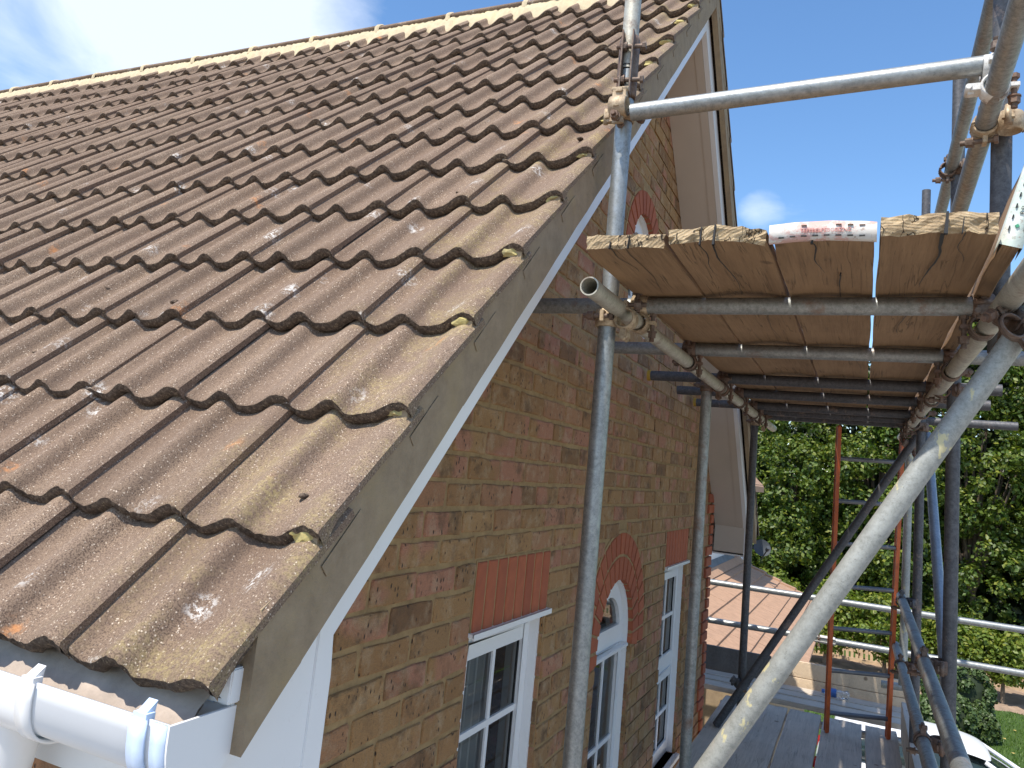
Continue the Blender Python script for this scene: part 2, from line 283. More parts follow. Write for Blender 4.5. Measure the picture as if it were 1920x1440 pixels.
# ------------------------------------------------------------------ builders
class MB:
    def __init__(s): s.v = []; s.f = []; s.m = []; s.s = []
    def add(s, vs, fs, mi=0, sm=False):
        o = len(s.v); s.v += [tuple(v) for v in vs]
        for f in fs: s.f.append(tuple(i+o for i in f)); s.m.append(mi); s.s.append(sm)
    def box(s, a, b, mi=0, jit=0):
        x0, y0, z0 = a; x1, y1, z1 = b
        vs = [(x, y, z) for z in (z0, z1) for y in (y0, y1) for x in (x0, x1)]
        if jit: vs = [tuple(c+R_.uniform(-jit, jit) for c in v) for v in vs]
        s.add(vs, [(0, 2, 3, 1), (4, 5, 7, 6), (0, 1, 5, 4), (1, 3, 7, 5), (3, 2, 6, 7), (2, 0, 4, 6)], mi); return s
    def prism(s, poly, x0, x1, mi=0, ax=0):
        """poly in the two other axes, extruded along ax"""
        def P(u, v, w): return (w, u, v) if ax == 0 else ((u, w, v) if ax == 1 else (u, v, w))
        n = len(poly); vs = [P(u, v, x0) for u, v in poly]+[P(u, v, x1) for u, v in poly]
        fs = [tuple(range(n))[::-1], tuple(range(n, 2*n))]+[(i, (i+1) % n, n+(i+1) % n, n+i) for i in range(n)]
        s.add(vs, fs, mi); return s
    def tube(s, p0, p1, r, seg=20, mi=0, inner=None, cap=True, r1=None, sm=True, mi_in=None):
        p0 = Vector(p0); p1 = Vector(p1); d = (p1-p0).normalized(); a = d.orthogonal().normalized(); b = d.cross(a)
        if r1 is None: r1 = r
        L = (p1-p0).length
        def ring(p, q): return [p+(a*math.cos(2*PI*i/seg)+b*math.sin(2*PI*i/seg))*q for i in range(seg)]
        vs = ring(p0, r)+ring(p1, r1); fs = [(i, (i+1) % seg, seg+(i+1) % seg, seg+i) for i in range(seg)]
        s.add(vs, fs, mi, sm)
        if inner:
            mm = mi if mi_in is None else mi_in
            dd = min(.25, L*.3)
            for p, q, sg in ((p0, r, 1), (p1, r1, -1)):
                vs = ring(p, q)+ring(p, q*inner); s.add(vs, [(i, (i+1) % seg, seg+(i+1) % seg, seg+i) for i in range(seg)], mm)
                vs = ring(p, q*inner)+ring(p+d*dd*sg, q*inner); s.add(vs, [(i, (i+1) % seg, seg+(i+1) % seg, seg+i) for i in range(seg)], mm, True)
                s.add(ring(p+d*dd*sg, q*inner), [tuple(range(seg))], mm)
        elif cap:
            s.add(ring(p0, r), [tuple(range(seg))[::-1]], mi); s.add(ring(p1, r1), [tuple(range(seg))], mi)
        return s
    def obox(s, c, ax, ay, az, hx, hy, hz, mi=0):
        c = Vector(c); vs = [c+ax*(hx*i)+ay*(hy*j)+az*(hz*k) for k in (-1, 1) for j in (-1, 1) for i in (-1, 1)]
        s.add(vs, [(0, 2, 3, 1), (4, 5, 7, 6), (0, 1, 5, 4), (1, 3, 7, 5), (3, 2, 6, 7), (2, 0, 4, 6)], mi); return s
    def arc(s, c, ax, a, b, r0_, r1_, hw, t0, t1, n=14, mi=0):
        """part of a thick ring around axis ax"""
        c = Vector(c); vs = []
        for i in range(n+1):
            t = t0+(t1-t0)*i/n; d = a*math.cos(t)+b*math.sin(t)
            vs += [c+d*r0_-ax*hw, c+d*r0_+ax*hw, c+d*r1_+ax*hw*.86, c+d*r1_-ax*hw*.86]
        fs = []
        for i in range(n):
            k = 4*i
            for j in range(4): fs.append((k+j, k+(j+1) % 4, k+4+(j+1) % 4, k+4+j))
        fs += [(0, 1, 2, 3), (4*n+3, 4*n+2, 4*n+1, 4*n)]
        s.add(vs, fs, mi, True); return s
    def mesh(s, name, mats):
        me = bpy.data.meshes.new(name); me.from_pydata(s.v, [], s.f)
        for m in mats: me.materials.append(m)
        me.polygons.foreach_set('material_index', s.m); me.polygons.foreach_set('use_smooth', s.s); me.update(); return me
    def build(s, name, mats, parent=None, fix=False, bevel=0, loc=None):
        if not isinstance(mats, (list, tuple)): mats = [mats]
        if loc is not None: lx, ly, lz = loc; s.v = [(x-lx, y-ly, z-lz) for x, y, z in s.v]
        me = s.mesh(name, mats)
        if fix or bevel:
            bm = bmesh.new(); bm.from_mesh(me); bmesh.ops.remove_doubles(bm, verts=bm.verts, dist=1e-5)
            if bevel: bmesh.ops.bevel(bm, geom=[e for e in bm.edges if len(e.link_faces) == 2 and e.calc_face_angle(0) > .5], offset=bevel, segments=2, affect='EDGES', clamp_overlap=True)
            bmesh.ops.recalc_face_normals(bm, faces=bm.faces); bm.to_mesh(me); bm.free()
        o = link(name, me, parent)
        if loc is not None: o.location = loc
        return o
def link(name, data, parent=None):
    o = bpy.data.objects.new(name, data); col.objects.link(o)
    if parent is not None: o.parent = parent
    return o
def thing(name, label, cat, loc=(0, 0, 0), group=None):
    o = bpy.data.objects.new(name, None); col.objects.link(o); o.location = loc; o['label'] = label; o['category'] = cat
    o.empty_display_size = .1
    if group: o['group'] = group
    return o
def tag(o, label, cat, group=None):
    o['label'] = label; o['category'] = cat
    if group: o['group'] = group
    return o
def kind(o, k): o['kind'] = k; return o
def quickobj(name, vs, fs, mat, parent=None):
    m = MB(); m.add(vs, fs); return m.build(name, mat, parent)

# ------------------------------------------------------------------ setting
GZ = -5.2
m = MB(); m.add([(-250, 17.6, GZ), (250, 17.6, GZ), (250, 400, GZ), (-250, 400, GZ)], [(0, 1, 2, 3)]); kind(m.build('lawn', T['grass']), 'structure')
m = MB(); m.add([(-250, -250, GZ-.004), (250, -250, GZ-.004), (250, 17.6, GZ-.004), (-250, 17.6, GZ-.004)], [(0, 1, 2, 3)]); kind(m.build('driveway', T['paving']), 'structure')
# flower bed: an uneven mound of soil
m = MB(); nx, ny = 90, 10
vs = [(-14+32*i/nx, 26.25+3.6*j/ny+(.12*math.sin(i*.9)+.08*math.sin(i*2.3) if j == 0 else 0), GZ+.004+.10*math.sin(PI*j/ny)+(R_.uniform(0, .05) if 0 < j < ny else 0)) for j in range(ny+1) for i in range(nx+1)]
m.add(vs, [(j*(nx+1)+i, j*(nx+1)+i+1, (j+1)*(nx+1)+i+1, (j+1)*(nx+1)+i) for j in range(ny) for i in range(nx)], 0, True); kind(m.build('flower_bed', T['soil']), 'structure')

# ------------------------------------------------------------------ brick house
YA = 3.667                                   # the ridge
def zl(y): return 2.561-.9955*abs(y-YA)      # top of the verge
SL = math.atan(.9955); cS, sS = math.cos(SL), math.sin(SL)
house = thing('brick_house', 'brick house with steep brown tiled roof, white bargeboards and arched gable window', 'house', (-1, YA, GZ))
def H(o): # keep world coordinates although parented to an offset empty
    o.parent = house; o.matrix_parent_inverse = Matrix.Translation(-Vector(house.location)); return o
def Hbuild(mb, name, mats, **k):
    o = mb.build(name, mats, **k); return H(o)
# body
m = MB(); m.box((-8.6, 1.245, GZ), (-1.25, 6.08, -.2)); m.prism([(1.245, -.2), (6.08, -.2), (6.08, -.30), (YA, 2.10), (1.245, -.30)], -8.6, -1.25)
Hbuild(m, 'house_core', T['mortar'])
ZC, RI, RO = -.76, .290, .505
UZ, URI, URO = 1.067, .215, .335
W1 = (2.118, 2.722, -1.64, -.497); W2 = (4.604, 5.222, -1.64, -.497); WA = (YA-RI, YA+RI, -1.64, ZC); WU = (YA-URI, YA+URI, .66, UZ)
holes = []
def rect(w): return [(w[0], w[2]), (w[1], w[2]), (w[1], w[3]), (w[0], w[3])]
def archpoly(w, r, zc, n=20): return [(w[0], w[2]), (w[1], w[2])]+[(YA+r*math.cos(PI*i/n), zc+r*math.sin(PI*i/n)) for i in range(n+1)]
holes = [rect(W1), rect(W2), archpoly(WA, RI, ZC), archpoly(WU, URI, UZ)]
bm = bmesh.new()
outer = [(1.25, GZ), (6.075, GZ), (6.075, 0.0), (YA, 2.36), (1.25, 0.0)]
def loop(pts, x):
    vs = [bm.verts.new((x, y, z)) for y, z in pts]; return [bm.edges.new((vs[i], vs[(i+1) % len(vs)])) for i in range(len(vs))]
ed = loop(outer, -1.0056)
for h in holes: ed += loop(h, -1.0056)
bmesh.ops.triangle_fill(bm, use_beauty=True, edges=ed)
for h in holes:     # reveals in mortar
    n = len(h)
    for i in range(n):
        (a, b), (c, d) = h[i], h[(i+1) % n]
        bm.faces.new([bm.verts.new(q) for q in ((-1.0056, a, b), (-1.0056, c, d), (-1.24, c, d), (-1.24, a, b))])
me = bpy.data.meshes.new('gable_wall'); bm.to_mesh(me); bm.free(); me.materials.append(T['mortar'])
gable = H(link('gable_wall', me))
# brick variants in local space, centre origin, x = depth
def brick_mesh(l, h, d, seed, mat, jit=.0024):
    """worn brick: an uneven rounded front outline, slightly domed"""
    r = random.Random(seed); m = MB(); a, b = l/2, h/2; rings = []
    base = [(-a, -b*.75), (-a*.97, -b), (-a*.3, -b), (a*.35, -b), (a*.97, -b), (a, -b*.75), (a, b*.75), (a*.97, b), (a*.3, b), (-a*.35, b), (-a*.97, b), (-a, b*.75)]
    off = [(r.uniform(-jit, jit), r.uniform(-jit, jit)) for _ in base]
    for dx, ins in ((-d/2, 0), (d/2-.006, 0), (d/2-.0015, .0022), (d/2, .0062)):
        V = []
        for (y, z), (oy, oz) in zip(base, off):
            sy = max(0, 1-ins/a); sz = max(0, 1-ins/b); V.append((dx+(r.uniform(-.0007, .0007) if ins else 0), y*sy+oy, z*sz+oz))
        rings.append(V)
    vs = [p for R in rings for p in R]; n = 12; F = [(k*n+i, k*n+(i+1) % n, (k+1)*n+(i+1) % n, (k+1)*n+i) for k in range(3) for i in range(n)]+[tuple(range(3*n, 4*n))]
    m.add(vs, F, 0, False); return m.mesh('brick', [mat])
CH, BL = .075, .2135
cache = {}
specs = []        # (y0,y1,z0,z1,trapezoid dz..) plain bricks
def in_iv(z0, z1):
    """blocked intervals in y for a course"""
    out = []
    zm = (z0+z1)/2
    for w in (W1, W2):
        if w[2] < zm < w[3]: out.append((w[0], w[1]))
        if w[3] <= zm < w[3]+.213: out.append((w[0]-.004, w[1]+.004))
    def arcb(zc, ro, ri, zb):
        if zb < zm < zc: return (YA-ri, YA+ri)
        if zc <= zm < zc+ro+.01:
            k = ro+.012; q = max(0, k*k-(zm-zc)**2); return (YA-math.sqrt(q), YA+math.sqrt(q))
    for a in (arcb(ZC, RO, RI, WA[2]), arcb(UZ, URO, URI, WU[2])):
        if a: out.append(a)
    return sorted(out)
z = -.285; k = 0
courses = []
zz = -.285
while zz-CH > -2.6: zz -= CH
i = 0
while zz < 2.2:
    z0, z1 = zz+.0065, zz+CH-.0055
    yl, yr = 1.245, 6.085
    half = (zz+CH-2.30)   # limit by the sloping soffit
    if z1 > -.1: lim = (2.30-z0)/1.0; yl = max(yl, YA-lim); yr = min(yr, YA+lim)
    if yr-yl > .1:
        q = zz < -.10
        if q: yr = 6.085-(.215 if (round((zz+9)/CH)//3) % 2 else .105)   # red quoins take the corner
        blocks = in_iv(z0, z1); free = []; s0 = yl
        for a, b in blocks:
            if a > s0: free.append((s0, a))
            s0 = max(s0, b)
        if s0 < yr: free.append((s0, yr))
        for a, b in free:
            off = 1.245+(BL/2 if i % 2 else 0)
            k0 = math.floor((a-off)/BL); edges = [a]
            y = off+k0*BL
            while y < b-.03:
                if y > a+.03: edges.append(y+R_.uniform(-.006, .006))
                y += BL
            edges.append(b)
            for e0, e1 in zip(edges, edges[1:]): specs.append((e0+.006, e1-.006, z0, z1, 0))
        if q:
            wq = 6.085-yr; specs.append((6.085-wq+.005, 6.085, z0, z1, 1))
    zz += CH; i += 1
def vis(y, zc):  # how large a brick shows: near bricks first; those past the deck or out of frame last
    d = math.sqrt(1+y*y+zc*zc); hid = (zc < -.36*(y) - .12) or (zc < -1.75)
    soff = zc > 2.22-1.0*abs(y-YA)
    return d+(50 if hid else 0)+(80 if soff else 0)
specs.sort(key=lambda b: vis((b[0]+b[1])/2, (b[2]+b[3])/2))
stuffb = MB(); nb = 0
for y0, y1, z0, z1, rq in specs:
    l = round((y1-y0)/.006)*.006; dep = .10; fx = -1.0+R_.uniform(-.0015, .0022)+(.014 if rq else 0)
    if nb < 300 or rq:
        key = (round(l, 3), R_.randrange(4), rq)
        if key not in cache: cache[key] = brick_mesh(max(l, .02), z1-z0, dep, hash(key) % 999, T['red'] if rq else T['brick'])
        if rq:
            stuffb2 = cache[key]
        o = link('quoin_brick' if rq else 'brick', cache[key], gable); o.location = (fx-dep/2, (y0+y1)/2, (z0+z1)/2); o.rotation_euler = (R_.uniform(-.006, .006), R_.uniform(-.008, .008), R_.uniform(-.006, .006))
        if not rq: nb += 1
    else:
        stuffb.box((fx-.05, y0, z0), (fx, y1, z1), jit=.001)
kind(stuffb.build('brickwork', T['brick'], gable), 'stuff')
# reveal bricks beside the openings: toothed ends
m = MB()
for w in (W1, W2, WA):
    zz = w[3]-CH
    while zz > w[2]:
        for y, sgn in ((w[1], 1), (w[0], -1)):
            e = .004+R_.uniform(0, .002); m.box((-1.235, y-(e if sgn > 0 else .03), zz+.005), (-1.0056, y+(.03 if sgn > 0 else e), zz+CH-.005), jit=.0008)
        zz -= CH
kind(m.build('reveal_brickwork', T['brick'], gable), 'stuff')
# soldier lintels
m = MB()
for w in (W1, W2): m.box((-1.05, w[0], w[3]+.003), (-1.0030, w[1], w[3]+.213))
kind(m.build('lintel_mortar', T['mortar'], gable), 'stuff')
for w in (W1, W2):
    n = 8; s = (w[1]-w[0])/n
    for i in range(n):
        me = brick_mesh(s-.011, .203, .10, 40+i, T['red'], .0006); o = link('soldier_brick', me, gable); o.location = (-1.0485, w[0]+s*(i+.5), w[3]+.107)
# arches
def voussoir(r0_, r1_, t0, t1, zc, dep=.11, fx=-.998):
    g = .0055; r0_ -= (.008 if r0_ in (RI, URI) else 0); m = MB(); poly = []
    for r, t in ((r0_+g, t0+g/r0_), (r0_+g, t1-g/r0_), (r1_-g, t1-g/r1_), (r1_-g, t0+g/r1_)): poly.append((YA+r*math.cos(t), zc+r*math.sin(t)))
    fx += R_.uniform(-.001, .001); m.prism(poly, fx-dep, fx); m.build('arch_brick', T['red'], gable, fix=True, bevel=.0025)
for (r0_, r1_, n, zc, t0) in ((RI, RI+.107, 17, ZC, -.16), (RI+.107, RO, 21, ZC, -.12), (URI, URO, 13, UZ, 0)):
    for i in range(n):
        a = t0+(PI-2*t0)*i/n; b = t0+(PI-2*t0)*(i+1)/n; voussoir(r0_, r1_, a, b, zc)
m = MB()
for (ri, ro, zc) in ((RI, RO+.008, ZC), (URI, URO+.008, UZ)):
    n = 36
    for i in range(n):
        a, b = PI*i/n-.0, PI*(i+1)/n; P = [(YA+r*math.cos(t), zc+r*math.sin(t)) for r, t in ((ri+.002, a), (ri+.002, b), (ro, b), (ro, a))]; m.prism(P, -1.06, -1.0022)
kind(m.build('arch_mortar', T['mortar'], gable), 'stuff')
# front wall under the fascia
m = MB(); m.box((-8.6, 1.242, GZ), (-1.012, 1.40, -.35)); front = Hbuild(m, 'front_wall', T['mortar'])
zz = -.51-CH; i = 0; m = MB(); cnt = 0
while zz > -2.2:
    x = -1.0-(BL/2 if i % 2 else 0)
    if i % 2:
        m.box((-1.0-BL/2+.01, 1.228, zz+.005), (-1.0, 1.30, zz+CH-.005), jit=.001)
    while x > -4.5:
        if i < 9 and x > -2.4:
            me = cache.get('f') or brick_mesh(.2025, .061, .1, 5, T['brick']); cache['f'] = me
            o = link('brick', me, front); o.location = (x-BL/2, 1.278, zz+CH/2); o.rotation_euler = (0, 0, -PI/2)
        else: m.box((x-BL+.005, 1.228, zz+.005), (x-.005, 1.30, zz+CH-.005), jit=.001)
        x -= BL
    zz -= CH; i += 1
kind(m.build('brickwork', T['brick'], front), 'stuff')

# windows ----------------------------------------------------------
def window(w, name='window', transom=None, bars=True):
    y0, y1, z0, z1 = w; xf = -1.052; fw_, sw = .045, .048
    m = MB(); xb = xf-.07
    for a, b in (((y0, z0), (y0+fw_, z1)), ((y1-fw_, z0), (y1, z1)), ((y0+fw_, z1-fw_), (y1-fw_, z1)), ((y0+fw_, z0), (y1-fw_, z0+fw_))): m.box((xb, a[0], a[1]), (xf, b[0], b[1]))
    if transom: m.box((xb, y0+fw_, transom-.028), (xf-.001, y1-fw_, transom+.028))
    fr = m.build(name, T['upvc'], None, bevel=.002); H(fr)
    lights = [(z0+fw_, z1-fw_)] if not transom else [(z0+fw_, transom-.028), (transom+.028, z1-fw_)]
    for a, b in lights:
        m = MB(); xs = xf+.008; c, d = y0+fw_-.006, y1-fw_+.006; a2, b2 = a-.004, b+.004
        for p, q in (((c, a2), (c+sw, b2)), ((d-sw, a2), (d, b2)), ((c+sw, b2-sw), (d-sw, b2)), ((c+sw, a2), (d-sw, a2+sw))): m.box((xf-.05, p[0], p[1]), (xs, q[0], q[1]))
        m.build('sash', T['upvc'], fr, bevel=.003)
        m = MB(); gx = xs-.016; m.add([(gx, c+sw, a2+sw), (gx, d-sw, a2+sw), (gx, d-sw, b2-sw), (gx, c+sw, b2-sw)], [(0, 1, 2, 3)]); m.build('pane', T['glass'], fr)
        m = MB()
        for p, q in (((c+sw, a2+sw), (c+sw+.004, b2-sw)), ((d-sw-.004, a2+sw), (d-sw, b2-sw)), ((c+sw, a2+sw), (d-sw, a2+sw+.004)), ((c+sw, b2-sw-.004), (d-sw, b2-sw))): m.box((gx-.004, p[0], p[1]), (gx+.004, q[0], q[1]))
        m.build('gasket', T['seal'], fr)
        ym, zm = (c+d)/2, (a2+b2)/2
        m = MB(); m.box((gx+.001, ym-.010, a2+sw), (gx+.008, ym+.010, b2-sw)); m.build('glazing_bar', T['upvc'], fr)
        m = MB(); m.box((gx+.001, c+sw, zm-.010), (gx+.0095, d-sw, zm+.010)); m.build('glazing_bar', T['upvc'], fr)
    m = MB()  # curtain in folds and the dark room
    n = 70
    for i in range(n):
        if .34 < i/n < .58: continue
        ya, yb = y0+(y1-y0)*i/n, y0+(y1-y0)*(i+1)/n; xa = -1.19+.022*math.sin(i*.9); xb_ = -1.19+.022*math.sin((i+1)*.9)
        m.add([(xa, ya, z0), (xb_, yb, z0), (xb_, yb, z1), (xa, ya, z1)], [(0, 1, 2, 3)], 0, True)
    m.build('curtain', T['curtain'], fr)
    m = MB(); m.add([(-1.245, y0, z0), (-1.245, y1, z0), (-1.245, y1, z1), (-1.245, y0, z1)], [(0, 1, 2, 3)]); m.build('dark_room', T['room'], fr)
    m = MB(); m.box((-1.14, y0-.01, z1+.001), (-.985, y1+.01, z1+.011)); m.box((-.988, y0-.01, z1-.006), (-.983, y1+.01, z1+.011)); m.build('lintel_trim', T['upvc'], fr)
    m = MB(); m.box((xf-.004, y1-.013, z0), (-1.020, y1-.0005, z1)); m.build('jamb_trim', T['upvc'], fr)
    m = MB(); m.box((-1.14, y0-.01, z0-.03), (-.975, y1+.01, z0)); m.build('sill', T['upvc'], fr, bevel=.004)
    return fr
window(W1, transom=-1.10); window(W2, transom=-1.10)
def arched(w, r, zc, trans=True):
    y0, y1, z0, z1 = w; xf, xb = -1.048, -1.12; t = .052
    def band(m, ra, rb, x0, x1, zb):
        n = 24
        for i in range(n):
            a, b = PI*i/n, PI*(i+1)/n; m.prism([(YA+q*math.cos(s), zc+q*math.sin(s)) for q, s in ((ra, a), (ra, b), (rb, b), (rb, a))], x0, x1)
        for sg in (-1, 1):
            a, b = sorted((YA+sg*ra, YA+sg*rb)); m.box((x0, a, zb), (x1, b, zc))
    m = MB(); band(m, r-t, r, xb, xf, z0); m.box((xb, y0+t, zc-.035), (xf-.001, y1-t, zc+.020)); m.box((xb, y0+t, z0), (xf-.001, y1-t, z0+t))
    fr = H(m.build('arched_window', T['upvc'], None, fix=True))
    m = MB(); r2 = r-t+.004; s = .042; zb = zc+.020-.003
    n = 20; c = []
    for i in range(n):
        a, b = PI*i/n, PI*(i+1)/n; m.prism([(YA+q*math.cos(k), max(zb, zc+q*math.sin(k))) for q, k in ((r2-s, a), (r2-s, b), (r2, b), (r2, a))], xf-.05, xf+.009)
    m.box((xf-.05, YA-r2+s*.6, zb), (xf+.008, YA+r2-s*.6, zb+s)); m.build('fan_sash', T['upvc'], fr, fix=True)
    m = MB(); c, d = y0+t-.005, y1-t+.005; a2, b2 = z0+t-.003, zc-.035+.003
    for p, q in (((c, a2), (c+s, b2)), ((d-s, a2), (d, b2)), ((c+s, b2-s), (d-s, b2)), ((c+s, a2), (d-s, a2+s))): m.box((xf-.05, p[0], p[1]), (xf+.008, q[0], q[1]))
    m.build('sash', T['upvc'], fr, bevel=.003)
    gx = xf-.008
    m = MB(); pts = [(gx, YA+(r2-s)*math.cos(PI*i/20), zc+(r2-s)*math.sin(PI*i/20)) for i in range(21)]; m.add(pts, [tuple(range(21))]); m.build('fan_pane', T['glass'], fr)
    m = MB(); m.add([(gx, c+s, a2+s), (gx, d-s, a2+s), (gx, d-s, b2-s), (gx, c+s, b2-s)], [(0, 1, 2, 3)]); m.build('pane', T['glass'], fr)
    m = MB(); ym, zm = (c+d)/2, (a2+b2)/2-.02; m.box((gx+.001, ym-.010, a2+s), (gx+.008, ym+.010, b2-s)); m.build('glazing_bar', T['upvc'], fr)
    m = MB(); m.box((gx+.001, c+s, zm-.010), (gx+.0095, d-s, zm+.010)); m.build('glazing_bar', T['upvc'], fr)
    m = MB(); m.box((xf-.02, y0+.01, zc-.052), (xf+.035, y1-.01, zc-.036)); m.build('drip_rail', T['upvc'], fr, bevel=.003)
    m = MB(); m.box((xf-.004, y1-.010, z0), (-1.022, y1+.002, zc)); m.build('jamb_trim', T['upvc'], fr)
    m = MB(); band(m, r-.010, r+.001, xf-.004, -1.022, zc-.001); m.build('arch_trim', T['upvc'], fr, fix=True)
    n = 60; m = MB()
    for i in range(n):
        ya, yb = y0+(y1-y0)*i/n, y0+(y1-y0)*(i+1)/n; xa = -1.19+.022*math.sin(i*.9); xb_ = -1.19+.022*math.sin((i+1)*.9)
        m.add([(xa, ya, z0), (xb_, yb, z0), (xb_, yb, zc+r), (xa, ya, zc+r)], [(0, 1, 2, 3)], 0, True)
    m.build('curtain', T['curtain'], fr)
    m = MB(); m.add([(-1.245, y0, z0), (-1.245, y1, z0), (-1.245, y1, zc+r), (-1.245, y0, zc+r)], [(0, 1, 2, 3)]); m.build('dark_room', T['room'], fr)
arched(WA, RI, ZC); arched(WU, URI, UZ)

# roof -------------------------------------------------------------
TW, TG, XV, Y0R, DY = .27, .292, -.72, .787, .207
BP = -.074   # base plane below the verge line, vertical
KN = [(-.02, .022), (0, .0175), (.009, .0095), (.020, .002), (.034, .000), (.050, .0045), (.064, .011), (.085, .024), (.100, .0315), (.112, .0305), (.122, .021), (.130, .0075), (.140, .0005), (.160, .001), (.190, .008), (.215, .021), (.236, .032), (.252, .0355), (.263, .033), (.274, .0255), (.30, .01)]
def tprof(u):
    for i in range(1, len(KN)-2):
        if KN[i][0] <= u <= KN[i+1][0]:
            (x0, a), (x1, b), (x2, c), (x3, d) = KN[i-1:i+3]; t = (u-x1)/(x2-x1); m1 = (c-a)/(x2-x0)*(x2-x1); m2 = (d-b)/(x3-x1)*(x2-x1)
            return (2*t**3-3*t*t+1)*b+(t**3-2*t*t+t)*m1+(-2*t**3+3*t*t)*c+(t**3-t*t)*m2
    return KN[1][1]
def tile_mesh(seed):
    r = random.Random(seed); Tk = .030; m = MB()
    us = [-.012, 0, .005, .010, .015, .020, .030, .040, .051, .062, .073, .083, .092, .100, .107, .113, .118, .122, .126, .130, .134, .140, .149, .160, .174, .188, .202, .214, .225, .236, .245, .252, .258, .264, .269, .274]
    vs_ = [0, .004, .05, .12, .19, .25, .33]
    def prof(u):
        return tprof(max(0, u))-(.004 if u < .003 else 0)
    def chip(u): return .0022*math.sin(u*70+seed*2)+r.uniform(-.0016, .0016)
    tv = [chip(u) for u in us]; lo = [r.uniform(-.0025, .0015) for u in us]
    V = []
    for v in vs_:
        for i, u in enumerate(us):
            h = prof(u)+Tk*(1-v/TG)-(.0035 if v == 0 else 0)+r.uniform(-.0004, .0004)
            V.append((u, v+(tv[i] if v < .01 else 0), h))
    n = len(us); F = []
    for j in range(len(vs_)-1):
        for i in range(n-1): F.append((j*n+i, j*n+i+1, (j+1)*n+i+1, (j+1)*n+i))
    m.add(V, F, 0, True)
    th = .028                                   # the tail face, rough
    V = []; rows = 4
    for k in range(rows):
        f = k/(rows-1)
        for i, u in enumerate(us):
            h = prof(u)+Tk-.0035; b = r.uniform(-.0016, .0016) if 0 < k else 0
            V.append((u, tv[i]+b+(.003*math.sin(PI*f)*-1)+(.006*f*f), h-th*f+(lo[i] if k == rows-1 else 0)))
    m.add(V, [(k*n+i, (k+1)*n+i, (k+1)*n+i+1, k*n+i+1) for k in range(rows-1) for i in range(n-1)], 1, True)
    # underside near the tail
    b0 = [(min(V[(rows-1)*n+i][0], .262),)+tuple(V[(rows-1)*n+i][1:]) for i in range(n)]; b1 = [(min(u, .262), .30, prof(u)+Tk*(1-.30/TG)-.018) for u in us]
    m.add(b0+b1, [(i, n+i, n+i+1, i+1) for i in range(n-1)], 1, True)
    # right-hand side face
    ur = us[-1]; S0 = [(ur, v+(tv[-1] if v < .01 else 0), prof(ur)+Tk*(1-v/TG)-(.0035 if v == 0 else 0)) for v in vs_]; S1 = [(ur-.001, a[1], a[2]-(.029 if a[1] < .006 else .014)) for a in S0]
    q = len(S0); m.add(S0+S1, [(i, q+i, q+i+1, i+1) for i in range(q-1)], 0)
    return m
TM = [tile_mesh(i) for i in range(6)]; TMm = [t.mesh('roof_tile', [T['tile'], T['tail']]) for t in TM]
m = MB()   # deck and battens below the tiles
def zb(y): return zl(y)+BP
m.prism([(.84, zb(.84)-.02), (YA, zb(YA)-.02), (2*YA-.84, zb(.84)-.02), (2*YA-.84, zb(.84)-.07), (YA, zb(YA)-.07), (.84, zb(.84)-.07)], -8.5, -.80)
roof = Hbuild(m, 'roof', T['felt'])
tiles = []
for row in range(14):
    for c in range(29):
        y = Y0R+DY*row+(.036 if row == 0 else .008); x = XV-TW*(c+1); tiles.append((x, y, zb(y), row, c))
def tvis(t):
    x, y, z = t[0]+.13, t[1]+.1, t[2]+.1; f = Vector((x, y, z)); d = f.dot(fw); px = 937+FPX*f.dot(rr)/d if d > .1 else -999; return f.length+(50 if px < -60 else 0)
tiles.sort(key=tvis); st = MB()
def add_tile_stuff(tm, x, y, z, flip=False):
    vs = []
    for u, v, h in tm.v:
        if not flip: vs.append((x+u, y+v*cS-h*sS, z+v*sS+h*cS))
        else: vs.append((x+u, 2*YA-(y+v*cS-h*sS), z+v*sS+h*cS))
    o = len(st.v); st.v += vs
    for f, mi, s_ in zip(tm.f, tm.m, tm.s): st.f.append(tuple(i+o for i in (f[::-1] if flip else f))); st.m.append(mi); st.s.append(s_)
for i, (x, y, z, row, c) in enumerate(tiles):
    v = R_.randrange(6)
    jx, jz = R_.uniform(-.0015, .0015), R_.uniform(0, .003)
    if i < 300:
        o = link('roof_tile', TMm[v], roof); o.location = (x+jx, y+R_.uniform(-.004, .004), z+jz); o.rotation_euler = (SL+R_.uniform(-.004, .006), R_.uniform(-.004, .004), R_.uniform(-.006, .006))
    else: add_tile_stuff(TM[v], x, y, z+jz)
for row in range(14):
    for c in range(29 if row % 1 == 0 and row > 20 else 5): add_tile_stuff(TM[R_.randrange(6)], XV-TW*(c+1), Y0R+DY*row, zb(Y0R+DY*row), True)
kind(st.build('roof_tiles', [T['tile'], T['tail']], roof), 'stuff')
m = MB(); m.add([(-2.07, 2*YA-.80, zb(.80)+.03), (-8.5, 2*YA-.80, zb(.80)+.03), (-8.5, YA, zb(YA)+.03), (-2.07, YA, zb(YA)+.03)], [(0, 1, 2, 3)]); m.build('rear_slope', T['tile'], roof)
# moss balls and debris resting in the pans
for i in range(34):
    row = R_.randrange(1, 12); c = R_.randrange(0, 9); mm = MB()
    y = Y0R+DY*row+R_.uniform(-.02, .12); x = XV-TW*c-TW*R_.choice((.07, .32, .57))+R_.uniform(-.01, .01)
    rad = R_.uniform(.005, .016); bm = bmesh.new(); bmesh.ops.create_icosphere(bm, subdivisions=2, radius=rad)
    for v in bm.verts: v.co *= R_.uniform(.7, 1.2); v.co.z *= .6
    me = bpy.data.meshes.new('moss_clump'); bm.to_mesh(me); bm.free(); me.materials.append(T['tail']); me.polygons.foreach_set('use_smooth', [True]*len(me.polygons))
    o = link('moss_clump', me, roof); o.location = (x, y, zb(y)+.040); o.scale = (1, 1.6, 1)
